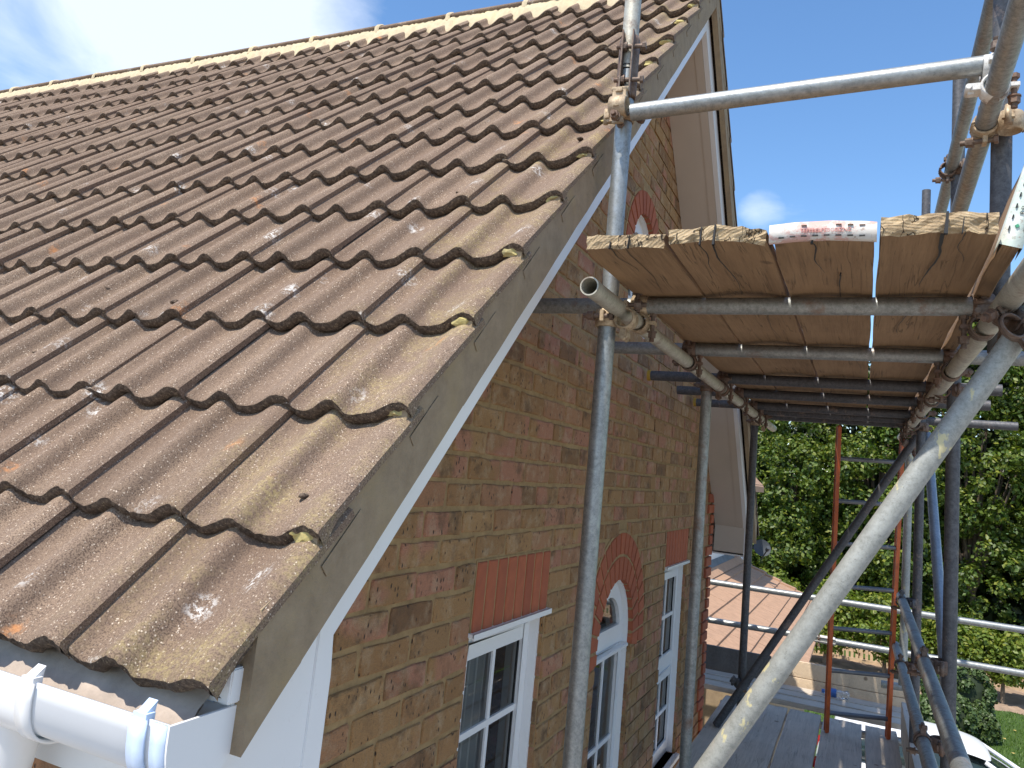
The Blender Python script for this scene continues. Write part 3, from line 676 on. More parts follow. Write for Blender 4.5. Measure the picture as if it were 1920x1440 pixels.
# ridge tiles
xs = [-.70, -1.25, -1.75, -2.23, -2.72, -3.21, -3.71, -4.22, -4.71, -5.21, -5.69, -6.16, -6.64, -7.12, -7.6, -8.1, -8.55]
for a, b in zip(xs, xs[1:]):
    m = MB(); n = 14; V = []
    for x, dz in ((a-.006, R_.uniform(0, .006)), (b+.004, R_.uniform(-.003, .004))):
        for i in range(n+1):
            t = PI*(.08+.84*i/n); V.append((x, YA-.105*math.cos(t), 2.490+.064*math.sin(t)+dz))
    for x, dz in ((a-.006, 0), (b+.004, 0)):
        for i in range(n+1):
            t = PI*(.08+.84*i/n); V.append((x, YA-.09*math.cos(t), 2.478+.058*math.sin(t)))
    q = n+1; F = [(i, i+1, q+i+1, q+i) for i in range(n)]+[(2*q+i, 3*q+i, 3*q+i+1, 2*q+i+1) for i in range(n)]
    F += [(i, 2*q+i, 2*q+i+1, i+1) for i in range(n)]+[(q+i, q+i+1, 3*q+i+1, 3*q+i) for i in range(n)]+[(0, q, 3*q, 2*q), (n, 2*q+n, 3*q+n, q+n)]
    m.add(V, F, 0, True); m.build('ridge_tile', [T['tile']], roof)
    if a < -1:   # pointing between two ridge tiles
        m = MB(); V = []; w = .016
        for x, rr_ in ((a+w, 0), (a+w*.5, .007), (a-w*.5, .007), (a-w, 0)):
            for i in range(n+1):
                t = PI*(.05+.5*i/n); V.append((x+R_.uniform(-.004, .004), YA-(.105+rr_)*math.cos(t)-(0), 2.490+(.066+rr_)*math.sin(t)-.0+(-.03 if i == 0 else 0)))
        m.add(V, [(k*q+i, k*q+i+1, (k+1)*q+i+1, (k+1)*q+i) for k in range(3) for i in range(n)], 0, True); m.build('ridge_pointing', T['ridgem'], roof)
m = MB(); nx = 640; x0, x1 = -8.5, -.735; V = []
for sg in (1, -1):
    V = []
    for i in range(nx+1):
        x = x0+(x1-x0)*i/nx; u = (XV-x) % TW; c = tprof(TW-u)/.035; w = R_.uniform(-.006, .006)
        yb_ = .150-.012*c; V += [(x, YA-sg*(.088+w*.5), 2.504), (x, YA-sg*(.100+w*.7), 2.484+w*.4), (x, YA-sg*(.124+w*.8), 2.452+w*.5), (x, YA-sg*(yb_+w), zb(YA-yb_)+.012+.05*c*1.0)]
    F = [(4*i+j, 4*i+4+j, 4*i+5+j, 4*i+1+j) for i in range(nx) for j in range(3)]; m.add(V, F if sg > 0 else [f[::-1] for f in F], 0, True)
m.build('ridge_bedding', T['ridgem'], roof)
# torn black felt flap at the ridge beside the scaffold pole
m = MB(); V = []
for i in range(9):
    for j in range(4): V.append((-1.46+.34*i/8+R_.uniform(-.008, .008), YA-.075-.05*j/3-.02*math.sin(i*1.3), 2.555-.012*j+.016*math.sin(i*1.1+j)))
m.add(V, [(4*i+j, 4*i+4+j, 4*i+5+j, 4*i+1+j) for i in range(8) for j in range(3)], 0, True); m.build('felt_flap', T['black'], roof)
# verge mortar band, bargeboard, soffit on both slopes
def mir(P): return [(2*YA-y, z) for y, z in P][::-1]
def band(name, x0, x1, top, bot, ylo, mat, jag=0, bev=0):
    for sd in (0, 1):
        n = 60 if jag else 1; P = []
        ya = [ylo+(YA-ylo)*i/n for i in range(n+1)]
        m = MB(); V = []
        for y in ya:
            j1 = R_.uniform(-jag, jag) if jag and y < YA-.01 else 0
            for x, d in ((x0, top), (x1, top), (x1, bot+j1), (x0, bot+j1)):
                V.append((x, y if sd == 0 else 2*YA-y, zl(y)+d))
        F = []
        for i in range(n):
            for j in range(4): F.append((4*i+j, 4*i+(j+1) % 4, 4*i+4+(j+1) % 4, 4*i+4+j))
        F += [(0, 1, 2, 3), (4*n+3, 4*n+2, 4*n+1, 4*n)]
        m.add(V, F); o = m.build(name, mat, None, fix=True); H(o)
for sd in (0, 1):
    m = MB(); V = []; pts = []
    for row in range(14):
        ya = Y0R+DY*row+(.036 if row == 0 else .008)-.028; yb_ = Y0R+DY*(row+1)+.008-.028
        if row == 0: ya = .872
        for q in range(4):
            f = q/3; pts.append((min(ya+(yb_-.002-ya)*f, YA), -.003-.044*f*(1 if row else .8)+R_.uniform(-.001, .001)))
    for y, t_ in pts:
        t_ = t_ if sd == 0 else min(-.004, t_+.034)
        bt_ = -.188+R_.uniform(-.0022, .0022)
        for x, d in ((-.750, t_), (-.7225, t_), (-.7225+R_.uniform(-.0008, .0008), t_*.5+bt_*.5), (-.722, bt_), (-.750, bt_)): V.append((x, y if sd == 0 else 2*YA-y, zl(y)+d))
    n = len(pts); F = [(5*i+j, 5*i+(j+1) % 5, 5*i+5+(j+1) % 5, 5*i+5+j) for i in range(n-1) for j in range(5)]+[(0, 1, 2, 3, 4), tuple(5*(n-1)+j for j in (4, 3, 2, 1, 0))]
    m.add(V, F); H(m.build('verge_mortar', T['verge'], None, fix=True))
band('bargeboard', -.792, -.766, -.16, -.312, 1.086, T['upvc'])
band('soffit', -.999, -.793, -.298, -.310, 1.10, T['soffit'])
band('soffit_strip', -.835, -.793, -.305, -.3135, 1.10, T['soffit'])
# smears where the mortar was struck off below every tile, and yellow dabs under the tails
for row in range(1, 14):
    y = Y0R+DY*row
    for sd in (0, 1):
        m = MB(); a = Vector((0, cS, sS)); b = Vector((1, 0, 0)); n_ = Vector((0, -sS, cS)); c = Vector((-.7222, y+.045, zl(y+.045)-.088))
        m.obox(c, b, a, n_, .0016, .06, .012, 0)
        if sd: m.v = [(x, 2*YA-yy, z_) for x, yy, z_ in m.v]
        H(m.build('verge_pointing', T['verge'], None, bevel=.002))
    bm = bmesh.new(); bmesh.ops.create_icosphere(bm, subdivisions=2, radius=.025)
    for v in bm.verts: v.co *= R_.uniform(.65, 1.25); v.co.y *= .6; v.co.z *= .5
    me = bpy.data.meshes.new('mortar_dab'); bm.to_mesh(me); bm.free(); me.materials.append(T['moss'])
    o = link('mortar_dab', me, None); o.location = (-.752, y-.014, zl(y)-.034); o.rotation_euler = (SL, 0, 0); H(o)
# lower pieces at both eaves
for sd in (0, 1):
    f = (lambda P: P) if sd == 0 else mir
    m = MB(); m.prism(f([(.885, -.30), (1.078, -.27), (1.078, -.52), (.885, -.52)]), -.788, -.7665); m.prism(f([(.885, -.35), (1.10, -.14), (1.10, -.29), (.885, -.31)]), -.790, -.768); Hbuild(m, 'box_end', T['upvc'], fix=True)
    m = MB(); m.prism(f([(1.066, -.235), (1.095, -.21), (1.112, -.36), (1.112, -.52), (1.066, -.52)]), -.785, -.7635); Hbuild(m, 'cover_strip', T['upvc'], fix=True, bevel=.0015)
    m = MB(); m.prism(f([(.882, -.32), (.898, -.32), (.898, -.505), (.882, -.505)]), -8.6, -.789); Hbuild(m, 'fascia', T['upvc'], fix=True)
    m = MB(); m.prism(f([(.899, -.492), (1.10, -.492), (1.10, -.503), (.899, -.503)]), -8.6, -.789); Hbuild(m, 'eaves_soffit', T['upvc'], fix=True)
for sd in (0, 1):
    f = (lambda P: P) if sd == 0 else mir
    m = MB(); m.prism(f([(1.101, -.48), (1.113, -.48), (1.113, zl(1.10)-.28), (1.101, zl(1.10)-.28)]), -.999, -.7855); Hbuild(m, 'box_base', T['soffit'], fix=True)
# barge screws
for y in (1.35, 1.75, 2.2, 2.7, 3.2):
    z = zl(y)-.235; m = MB(); m.tube((-.7662, y, z), (-.7635, y, z), .0045, 10); Hbuild(m, 'screw_cap', T['upvc'])
# felt hanging into the gutter
m = MB(); n = 60; V = []
for i in range(n+1):
    x = -8.5+7.735*i/n
    for y, z in ((.93, -.27), (.872, -.318), (.828, -.350), (.804, -.392+R_.uniform(-.005, .005))): V.append((x, y, z))
m.add(V, [(4*i+j, 4*i+4+j, 4*i+5+j, 4*i+1+j) for i in range(n) for j in range(3)], 0, True); Hbuild(m, 'underlay_felt', T['felt'])
# gutter: deep rounded profile
def gprof(t, w=.058, d=.080):  # t 0..1 from front rim to back rim
    a = PI*t; return (-w*math.copysign(abs(math.cos(a))**.75, math.cos(a)), -d*(math.sin(a)**.62))
GY, GZr = .8205, -.349
def gut(m, x0, x1, off=0, n=26, mi=0, inner=True):
    V = []
    for x in (x0, x1):
        for s in ((off, off-.0035) if inner else (off,)):
            for i in range(n+1):
                y, z = gprof(i/n, .058+s, .080+s); V.append((x, GY+y, GZr+z+(0 if not 0 < i < n else 0)))
    q = n+1
    if inner:
        F = [(i, i+1, 2*q+i+1, 2*q+i) for i in range(n)]+[(q+i, 3*q+i, 3*q+i+1, q+i+1) for i in range(n)]+[(0, 2*q, 3*q, q), (n, q+n, 3*q+n, 2*q+n)]
        F += [(i, q+i, q+i+1, i+1) for i in range(n)]+[(2*q+i, 2*q+i+1, 3*q+i+1, 3*q+i) for i in range(n)]
    else: F = [(i, i+1, q+i+1, q+i) for i in range(n)]
    m.add(V, F, mi, True)
m = MB(); gut(m, -8.5, -.745); g = Hbuild(m, 'gutter', T['upvc'])
m = MB(); n = 26; V = []
for x in (-.7455, -.741):
    for i in range(n+1):
        y, z = gprof(i/n, .0605, .0825); V.append((x, GY+y, GZr+z))
m.add(V, [tuple(range(n+1)), tuple(range(2*n+1, n, -1))]+[(i, i+1, n+2+i, n+1+i) for i in range(n)]+[(0, n+1, 2*n+1, n)]); m.build('stop_end', T['upvc'], g, fix=True)
m = MB(); gut(m, -.768, -.7445, .0045); m.build('stop_end_socket', T['film'], g)
def clip(x, w, mat, name='gutter_bracket'):
    m = MB(); gut(m, x-w, x, .007); b = m.build(name, mat, g)
    for yy in (-1, 1):
        m = MB(); y0 = GY+yy*.056; m.box((x-w*.9, y0-.007, GZr-.004), (x-w*.1, y0+.007, GZr+.006)); m.prism([(y0-.006, GZr+.004), (y0+.010, GZr+.004), (y0+.012, GZr+.018)], x-w*.8, x-w*.25); m.build('clip', mat, b, fix=True)
clip(-.776, .028, T['film']); clip(-.985, .030, T['upvc'], 'gutter_union'); clip(-1.55, .03, T['upvc']); clip(-2.35, .03, T['upvc'])
m = MB(); gut(m, -1.19, -1.015, .0045, inner=False)
m.build('union_body', T['upvc'], g)
m = MB(); m.tube((-1.10, GY, GZr-.062), (-1.10, GY, GZr-.15), .047, 28, r1=.037); m.tube((-1.10, GY, GZr-.15), (-1.10, GY, GZr-.21), .037, 28)
m.tube((-1.10, GY, GZr-.165), (-1.10, GY, GZr-.172), .042, 28); m.build('outlet', T['upvc'], g)
m = MB(); m.tube((-1.10, GY, GZr-.20), (-1.10, 1.15, GZr-.42), .034, 28); m.tube((-1.10, 1.15, GZr-.41), (-1.10, 1.15, GZ+.1), .034, 28); m.tube((-1.10, 1.15, GZr-.40), (-1.10, 1.15, GZr-.50), .040, 28); m.build('downpipe', T['upvc'], g)
m = MB(); m.box((-.800, .852, -.345), (-.738, .880, -.300)); m.box((-.770, .866, -.352), (-.745, .884, -.335)); Hbuild(m, 'fascia_end', T['upvc'], bevel=.002)
# silt in the gutter
m = MB(); n = 80; V = []
for i in range(n+1):
    for j in range(7): V.append((-8.4+7.64*i/n, GY-.045+.090*j/6, GZr-.058+R_.uniform(0, .008)))
m.add(V, [(7*i+j, 7*i+7+j, 7*i+8+j, 7*i+1+j) for i in range(n) for j in range(6)], 0, True); m.build('gutter_silt', simple('grey_silt', (.30, .31, .28), .9, 0, .3, 40), g)

# ------------------------------------------------------------------ scaffold
TR = .02415
X_, Y_, Z_ = Vector((1, 0, 0)), Vector((0, 1, 0)), Vector((0, 0, 1))
def tube(label, p0, p1, mat='steel', name='scaffold_tube', r=TR, group=None, rings=True):
    p0, p1 = Vector(p0), Vector(p1); m = MB(); m.tube(p0, p1, r, 28, inner=.86)
    d = (p1-p0).normalized()
    o = m.build(name, T[mat], None, loc=tuple(p0)); tag(o, label, 'scaffold tube', group); o['p0'] = 0; del o['p0']; return o
def bolt(parent, c, d, L=.075, r=.0065, mat='rust'):
    """threaded bolt with hexagonal nut, from c along d"""
    m = MB(); c = Vector(c); m.tube(c-d*L*.5, c+d*L*.5, r, 10)
    m.tube(c+d*L*.18, c+d*L*.36, r*1.95, 6, sm=False); m.tube(c+d*L*.14, c+d*L*.18, r*2.2, 14, sm=False); m.tube(c-d*L*.5, c-d*L*.38, r*1.8, 6, sm=False)
    k = 0
    while L*.36+k*.0025 < L*.5: m.tube(c+d*(L*.36+k*.0025), c+d*(L*.36+k*.0025+.001), r*1.12, 10); k += 1
    return m.build('bolt', T[mat], parent)
def ctr(par): return Matrix.Translation(-par.location)
def fix(o, par):
    o.parent = par; o.matrix_parent_inverse = Matrix.Translation(-Vector(par.location)); return o
def coupler(par, c, a, b, n, mat='rust', flip=1, gap=.027):
    """double coupler at c: collar round the tube along a at +n, collar round the tube along b at -n"""
    c = Vector(c); a, b, n = Vector(a).normalized(), Vector(b).normalized(), Vector(n).normalized(); m = MB()
    for ax, off in ((a, gap), (b, -gap)):
        o = c+n*off; side = ax.cross(n).normalized()*flip
        m.arc(o, ax, n, side, TR+.0008, TR+.0068, .026, .12, 2*PI-.12, 30)
        m.arc(o, ax, n, side, TR+.006, TR+.0088, .008, .3, PI-.3, 14)
        for sg in (1, -1):    # lugs either side of the split
            m.obox(o+side*sg*(TR+.014), ax, side, n, .016 if sg > 0 else .020, .012, .0055 if sg > 0 else .009)
        m.obox(o-side*(TR+.024), ax, side, n, .010, .007, .014)
        m.tube(o-side*(TR+.030)-ax*.024, o-side*(TR+.030)+ax*.024, .0075, 12)
    m.obox(c, a, b, n, .019, .019, .008)
    k = fix(m.build('coupler', T[mat], None, bevel=.0012), par)
    for ax, off, sg in ((a, gap, 1), (b, -gap, -1)):
        o = c+n*off; side = ax.cross(n).normalized()*flip
        bb = bolt(None, o+side*(TR+.016)+n*sg*.012, n*sg, .085, mat='rust'); bb.parent = k
    return k
def sleeve(par, c, d, f, mat='rust', L=.20):
    """external joint pin: two shells bolted together; f faces the viewer side"""
    c = Vector(c); d = Vector(d).normalized(); f = Vector(f).normalized(); s_ = d.cross(f).normalized(); m = MB()
    m.arc(c, d, f, s_, TR+.001, TR+.006, L/2, .50, PI-.15, 14); m.arc(c, d, f, s_, TR+.001, TR+.006, L/2, PI+.15, 2*PI-.50, 14)
    for sg in (1, -1):
        m.obox(c+s_*sg*(TR*.62)+f*(TR+.010), d, s_, f, L*.50, .0022, .014)
    k = fix(m.build('sleeve_coupler', T[mat], None, bevel=.0008), par)
    for q in (-.26, .26): bb = bolt(None, c+d*q*L+f*(TR+.010)+s_*.010, -s_, .085); bb.parent = k
    m = MB(); m.tube(c+d*.002-d*.0, c+d*.006, TR+.0006, 24); q = m.build('joint_gap', T['black'], None); q.parent = k
    return k
def cap(par, p, d, L=.016):
    m = MB(); p = Vector(p); d = Vector(d); m.tube(p, p+d*L, TR+.003, 24); return fix(m.build('end_cap', T['yellow'], None), par)

IX, OX = -.67, .295
IN, YN = -.652, 2.062
s1 = tube('galvanised upright nearest the camera, passing the roof verge beside the first board end', (IN, YN, GZ), (IN, YN, 1.165), 'steel', 'scaffold_standard')
s1b = tube('upper grey upright standing on the bolted sleeve joint in front of the tiles', (IN, YN, 1.17), (IN-.004, YN, 3.2), 'cream', 'scaffold_standard')
s2 = tube('grey upright in front of the right-hand window, under the upper platform', (IX, 3.73, GZ), (IX, 3.73, .50), 'steelc', 'scaffold_standard')
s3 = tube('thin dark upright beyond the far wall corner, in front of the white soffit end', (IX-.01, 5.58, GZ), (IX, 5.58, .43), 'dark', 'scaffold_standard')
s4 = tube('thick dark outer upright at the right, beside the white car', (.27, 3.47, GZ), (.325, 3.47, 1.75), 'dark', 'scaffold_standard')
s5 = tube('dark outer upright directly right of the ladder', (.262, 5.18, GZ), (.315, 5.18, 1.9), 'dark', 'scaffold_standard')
s6 = tube('pale sunlit short upright immediately right of the ladder stile', (.262, 5.86, -1.12), (.28, 5.86, .36), 'steelb', 'scaffold_standard')
s7 = tube('dark guardrail post at the upper right edge behind the sloping toe board', (.305, 2.30, .40), (.318, 2.20, 2.2), 'dark', 'guard_post')
l1 = tube('open-ended ledger tube pointing at the camera below the first board', (-.622, 1.795, .452), (-.600, 6.1, .452), 'cream', 'ledger')
l2 = tube('outer ledger tube along the right edge under the toe board', (.285, .9, .452), (.238, 6.1, .452), 'cream', 'ledger')
TRS = [(2.235, -.97, .33, 'steelc', 'first transom tube under the boards, nearest the camera'), (2.99, -.96, .78, 'steelc', 'second transom tube, reaching past the diagonal brace to the picture edge'),
       (3.80, -.975, .515, 'dark', 'third transom tube, with a yellow cap beside the brick wall'), (4.37, -.95, .545, 'dark', 'fourth transom tube, with a short white end right of the brace'),
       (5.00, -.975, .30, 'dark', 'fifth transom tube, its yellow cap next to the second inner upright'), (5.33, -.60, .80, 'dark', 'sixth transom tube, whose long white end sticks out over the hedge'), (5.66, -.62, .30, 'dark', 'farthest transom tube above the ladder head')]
trs = []
for i, (y, xa, xb_, mt, lb) in enumerate(TRS):
    dz = R_.uniform(-.002, .002); t = tube(lb, (xa, y+.02, .503), (xb_, y-.02, .503), mt, 'transom', group='transoms under the upper platform'); trs.append(t)
    if i in (2, 4): cap(t, (xa-.002, y+.02, .503), (1, 0, 0))
    if i != 6: coupler(t, (-.612, y+.012, .4775), X_, Y_, Z_, 'rust' if i else 'brass', 1)
    coupler(t, (.262, y-.012, .4775), X_, Y_, Z_, 'rust', -1)
ga = tube('highest guard rail tube running away at the upper right', (.30, 1.0, 1.435), (.30, 6.05, 1.285), 'steelc', 'guard_rail')
gb = tube('lower of the two upper right guard rails, held in the white coupler', (.264, .9, 1.030), (.264, 6.05, .815), 'steelc', 'guard_rail')
ge = tube('pale end guard rail crossing the sky from the roof verge to the white coupler', (-.615, 2.01, 1.010), (.250, 2.03, 1.052), 'steel', 'guard_rail')
coupler(s1, (IN, YN-.028, 1.030), (0, 0, 1), (1, 0, 0), (0, 1, 0), 'brass', -1)
coupler(ge, (.262, 2.03, 1.018), (1, 0, 0), (0, 1, 0), (0, .0, 1), 'cwhite', 1)
coupler(gb, (.290, 2.20, .975), (0, 1, 0), (0, 0, 1), (-1, .2, 0), 'brass', -1)
coupler(ga, (.312, 3.46, 1.35), (0, 1, 0), (0, 0, 1), (-1, 0, 0), 'rust', -1)
coupler(gb, (.290, 5.18, .852), (0, 1, 0), (0, 0, 1), (-1, 0, 0), 'rust', -1)
sleeve(s1b, (IN, YN, 1.175), (0, 0, 1), (.15, -1, 0))
coupler(s1, (-.628, YN, .425), Z_, Y_, -X_, 'brass', 1); coupler(s2, (-.642, 3.73, .452), Z_, Y_, -X_, 'rust', 1); coupler(s3, (-.640, 5.58, .45), Z_, Y_, -X_, 'brass', 1)
b1 = tube('big pale diagonal brace with flaking yellow paint, crossing the lower right', (-.775, 1.95, -1.437), (.325, 1.95, .434), 'steelb', 'diagonal_brace')
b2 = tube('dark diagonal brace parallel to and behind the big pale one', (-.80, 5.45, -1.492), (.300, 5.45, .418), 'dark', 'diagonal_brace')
b3 = tube('blue-grey brace leaning the other way beside the thick outer upright', (.345, 5.29, .42), (.345, 2.4, -2.2), 'blue', 'diagonal_brace')
coupler(b1, (.296, 1.925, .40), (.507, 0, .862), Y_, (.3, .3, .2), 'rust', -1)
coupler(l2, (.285, 2.05, .425), Y_, (.507, 0, .862), (.0, .0, 1), 'rust', 1)
coupler(b2, (.262, 5.47, .38), (.507, 0, .862), Y_, (0, -.5, -1), 'rust', 1); coupler(b2, (-.672, 5.51, -1.23), (.507, 0, .862), Z_, (0, -1, 0), 'dark', 1)
coupler(s4, (.300, 3.47, .452), Z_, Y_, X_, 'rust', 1); coupler(s5, (.286, 5.18, .452), Z_, Y_, X_, 'rust', 1)
rc = tube('upper of the two lower right guard rails, running towards the camera', (.225, 5.42, -.535), (.225, 1.2, -.605), 'steelc', 'guard_rail')
rd = tube('lower of the two lower right guard rails, ending beside the ladder', (.225, 6.0, -.905), (.225, 1.6, -.800), 'steelc', 'guard_rail')
coupler(rc, (.252, 3.47, -.572), Y_, Z_, (-1, 0, 0), 'rust', -1); coupler(rc, (.247, 5.18, -.54), Y_, Z_, (-1, 0, 0), 'dark', -1)
coupler(rd, (.252, 3.47, -.843), Y_, Z_, (-1, 0, 0), 'rust', -1); coupler(rd, (.247, 5.18, -.885), Y_, Z_, (-1, 0, 0), 'rust', -1)
f1 = tube('upper silver guard rail crossing in front of the hedge and garage roof', (-1.5, 6.98, -.800), (2.4, 7.02, -.805), 'steel', 'guard_rail')
f2 = tube('lower silver guard rail crossing the hedge, joined by a bolted sleeve', (-1.5, 6.98, -1.108), (2.4, 7.02, -1.100), 'steel', 'guard_rail')
sleeve(f2, (-.235, 7.0, -1.107), X_, (0, -1, .1), 'cwhite', .16)
s8 = tube('pale upright beyond the right picture edge carrying the two silver rails', (2.3, 7.05, GZ), (2.3, 7.05, -.5), 'steelc', 'scaffold_standard')
s9 = tube('pale upright hidden behind the brick corner carrying the two silver rails', (-1.42, 7.05, GZ), (-1.42, 7.05, -.5), 'steelc', 'scaffold_standard')
f3 = tube('short pale tube end right of the ladder foot', (.15, 6.22, -1.205), (.292, 6.22, -1.20), 'steelb', 'scaffold_tube')
for i, y in enumerate((1.3, 2.15, 3.45, 5.1, 6.25)):
    tube(['transom tube under the lower deck nearest the camera', 'second transom tube under the lower deck', 'transom tube under the lower deck at the second inner upright', 'transom tube under the lower deck by the dark outer upright', 'transom tube under the far end of the lower deck'][i], (-.9, y+.04, -1.565), (.45, y+.04, -1.565), 'steelc', 'transom', group='transoms under the lower deck')
for x, lb in ((-.645, 'inner ledger tube below the lower deck'), (.33, 'outer ledger tube below the lower deck')): tube(lb, (x, .9, -1.615), (x, 7.1, -1.615), 'steelc', 'ledger')

# ------------------------------------------------------------------ boards
def board(label, x0, x1, y0, y1, z0, z1, mat='wood', emat='end', cup=0, bow=0, seed=0, axis=1, group=None, rough=.004, name='scaffold_board', twist=0):
    """length runs along local Y; axis 0 lays it along world X; object origin at the near end"""
    r = random.Random(seed); w, t, L = x1-x0, z1-z0, y1-y0; nx, nz, ny = 12, 4, 30
    bm = bmesh.new(); G = {}
    def P(i, j, k):
        u = i/nx; v = k/nz; y = L*j/ny; end = j in (0, ny)
        z = t*v+cup*(1-(2*u-1)**2)+bow*math.sin(PI*j/ny)+twist*(u-.5)*(j/ny-.5); x = w*u+.0015*math.sin(j*1.7+seed)
        if end:
            s = 1 if j else -1
            y += s*(r.uniform(-rough, rough)-rough)+(.006*math.sin(i*.9+seed)-.004*math.sin(i*2.1+seed*3))*(rough/.004)*.5
            if i in (0, nx): x += (-1 if i else 1)*r.uniform(.001, .006); y -= s*r.uniform(0, .006)
            if k in (0, nz): z += (1 if k == 0 else -1)*r.uniform(0, .0035); y -= s*r.uniform(0, .003)
        else:
            if i in (0, nx) and k in (0, nz): x += (-1 if i else 1)*.0025*r.random(); z += (1 if k == 0 else -1)*.0025*r.random()
        return Vector((x, y, z))
    def V(i, j, k):
        if (i, j, k) not in G: G[(i, j, k)] = bm.verts.new(P(i, j, k))
        return G[(i, j, k)]
    def F(vs, mi, sm=False):
        f = bm.faces.new(vs); f.material_index = mi; f.smooth = sm
    for j in range(ny):
        for i in range(nx):
            F([V(i, j, 0), V(i, j+1, 0), V(i+1, j+1, 0), V(i+1, j, 0)], 0); F([V(i, j, nz), V(i+1, j, nz), V(i+1, j+1, nz), V(i, j+1, nz)], 0)
        for k in range(nz):
            F([V(0, j, k), V(0, j, k+1), V(0, j+1, k+1), V(0, j+1, k)], 0); F([V(nx, j, k), V(nx, j+1, k), V(nx, j+1, k+1), V(nx, j, k+1)], 0)
    for i in range(nx):
        for k in range(nz):
            F([V(i, 0, k), V(i+1, 0, k), V(i+1, 0, k+1), V(i, 0, k+1)], 1); F([V(i, ny, k), V(i, ny, k+1), V(i+1, ny, k+1), V(i+1, ny, k)], 1)
    me = bpy.data.meshes.new(name); bm.to_mesh(me); bm.free(); me.materials.append(T[mat]); me.materials.append(T[emat])
    o = link(name, me); o.location = (x0, y0, z0); tag(o, label, 'board', group); return o
UB = 'boards of the upper platform'
bA = board('upper platform board nearest the brick wall, split at its sawn end', -.626, -.427, 1.742, 6.02, .530, .567, cup=.000, seed=3, group=UB, rough=.003)
bB = board('cupped upper platform board with a crumbling knotty end, second from the wall', -.420, -.200, 1.735, 6.05, .530, .568, cup=.012, seed=5, group=UB, rough=.006, twist=.01)
bC = board('upper platform board with the red and white metal strap on its end', -.193, .013, 1.735, 5.98, .530, .567, cup=.006, seed=8, group=UB, rough=.002)
bD = board('upper platform board with the wide crack, fourth from the wall', .022, .232, 1.70, 6.04, .530, .576, cup=.004, seed=11, group=UB, rough=.006)
# open splits in the ends
def split(b, x, z0, z1, y0, y1, w=.004, side='bottom', seed=1):
    r = random.Random(seed); m = MB(); n = 14; V = []
    for i in range(n+1):
        f = i/n; y = y0+(y1-y0)*f; xx = x+.018*f*math.sin(seed)+.006*math.sin(f*7+seed)+r.uniform(-.0012, .0012); ww = w*(1-f)**.7*r.uniform(.6, 1.1)+.0004
        V += [(xx-ww/2, y, z0), (xx+ww/2, y, z0)]
    m.add(V, [(2*i, 2*i+1, 2*i+3, 2*i+2) for i in range(n)]); m.prism([(x-w*.5, z0), (x+w*.5, z0), (x+w*.3+.003, z1), (x-w*.3+.003, z1)], y0-.0012, y0+.01, ax=1)
    o = m.build('split', T['black'], None); o.parent = b; o.matrix_parent_inverse = Matrix.Translation(-Vector(b.location)); return o
split(bA, -.56, .5288, .545, 1.734, 1.95, .003, seed=2); split(bA, -.515, .5288, .56, 1.734, 2.2, .002, seed=4)
split(bB, -.315, .5285, .575, 1.722, 2.2, .005, seed=3); split(bB, -.345, .5287, .57, 1.722, 2.0, .003, seed=6)
split(bC, -.11, .5285, .54, 1.731, 1.98, .0045, seed=7); split(bC, -.06, .5287, .54, 2.0, 2.6, .0025, seed=9)
split(bD, .137, .5280, .573, 1.685, 2.12, .007, seed=5); split(bD, .165, .5285, .56, 1.685, 1.9, .002, seed=8)
split(bD, .10, .5285, .545, 2.3, 2.75, .003, seed=12); split(bB, -.28, .5287, .545, 2.3, 2.9, .002, seed=13); split(bC, -.03, .5286, .54, 3.1, 3.6, .002, seed=15)
# metal straps
def text(s_, size, mat, parent, loc, rot, depth=.0006, name='lettering'):
    cu = bpy.data.curves.new('t', 'FONT'); cu.body = s_; cu.size = size; cu.extrude = depth; cu.align_x = 'CENTER'; cu.align_y = 'CENTER'; cu.resolution_u = 2
    t = bpy.data.objects.new('t', cu); col.objects.link(t); dg = bpy.context.evaluated_depsgraph_get(); me = bpy.data.meshes.new_from_object(t.evaluated_get(dg)); bpy.data.objects.remove(t)
    me.materials.clear(); me.materials.append(mat); o = link(name, me); o.rotation_euler = rot; o.location = loc; o.parent = parent; o.matrix_parent_inverse = Matrix.Translation(-Vector(parent.location)); return o
def strap(b, x0, x1, y, z0, z1, cup, mat):
    m = MB(); n = 20; V = []
    for i in range(n+1):
        u = i/n; x = x0+(x1-x0)*u; dz = cup*(1-(2*u-1)**2); w = .0012*math.sin(u*19)
        V += [(x, y+w+.016, z0-.0016+dz), (x, y+w, z0-.0016+dz), (x, y+w-.001, (z0+z1)/2+dz), (x, y+w, z1+.0016+dz), (x, y+w+.10, z1+.0018+dz)]
    m.add(V, [(5*i+j, 5*i+5+j, 5*i+6+j, 5*i+1+j) for i in range(n) for j in range(4)], 0, True)
    o = m.build('hoop_iron', T[mat], None); fix(o, b); return o
hp = strap(bC, -.196, .016, 1.722, .531, .567, .006, 'hoopr')
for i in range(8):
    u = .12+.107*i; m = MB(); x = -.196+.212*u; z = .5365+.006*(1-(2*u-1)**2); m.box((x-.0055, 1.7185, z-.0013), (x+.0055, 1.7225, z+.0013)); q = m.build('slot', T['black'], None); fix(q, hp)
    if i in (2, 5, 6, 7):
        m = MB(); z += .0235; m.box((x-.0055, 1.7185, z-.0009), (x+.0055, 1.7225, z+.0009)); q = m.build('slot', T['rust'], None); fix(q, hp)
tm = simple('worn_red_letter', (.55, .22, .19), .6); q = text('EEFEBELPEBGEIZNZ', .0115, tm, hp, (-.082, 1.7205, .5535), (PI/2, 0, 0)); q.parent = hp
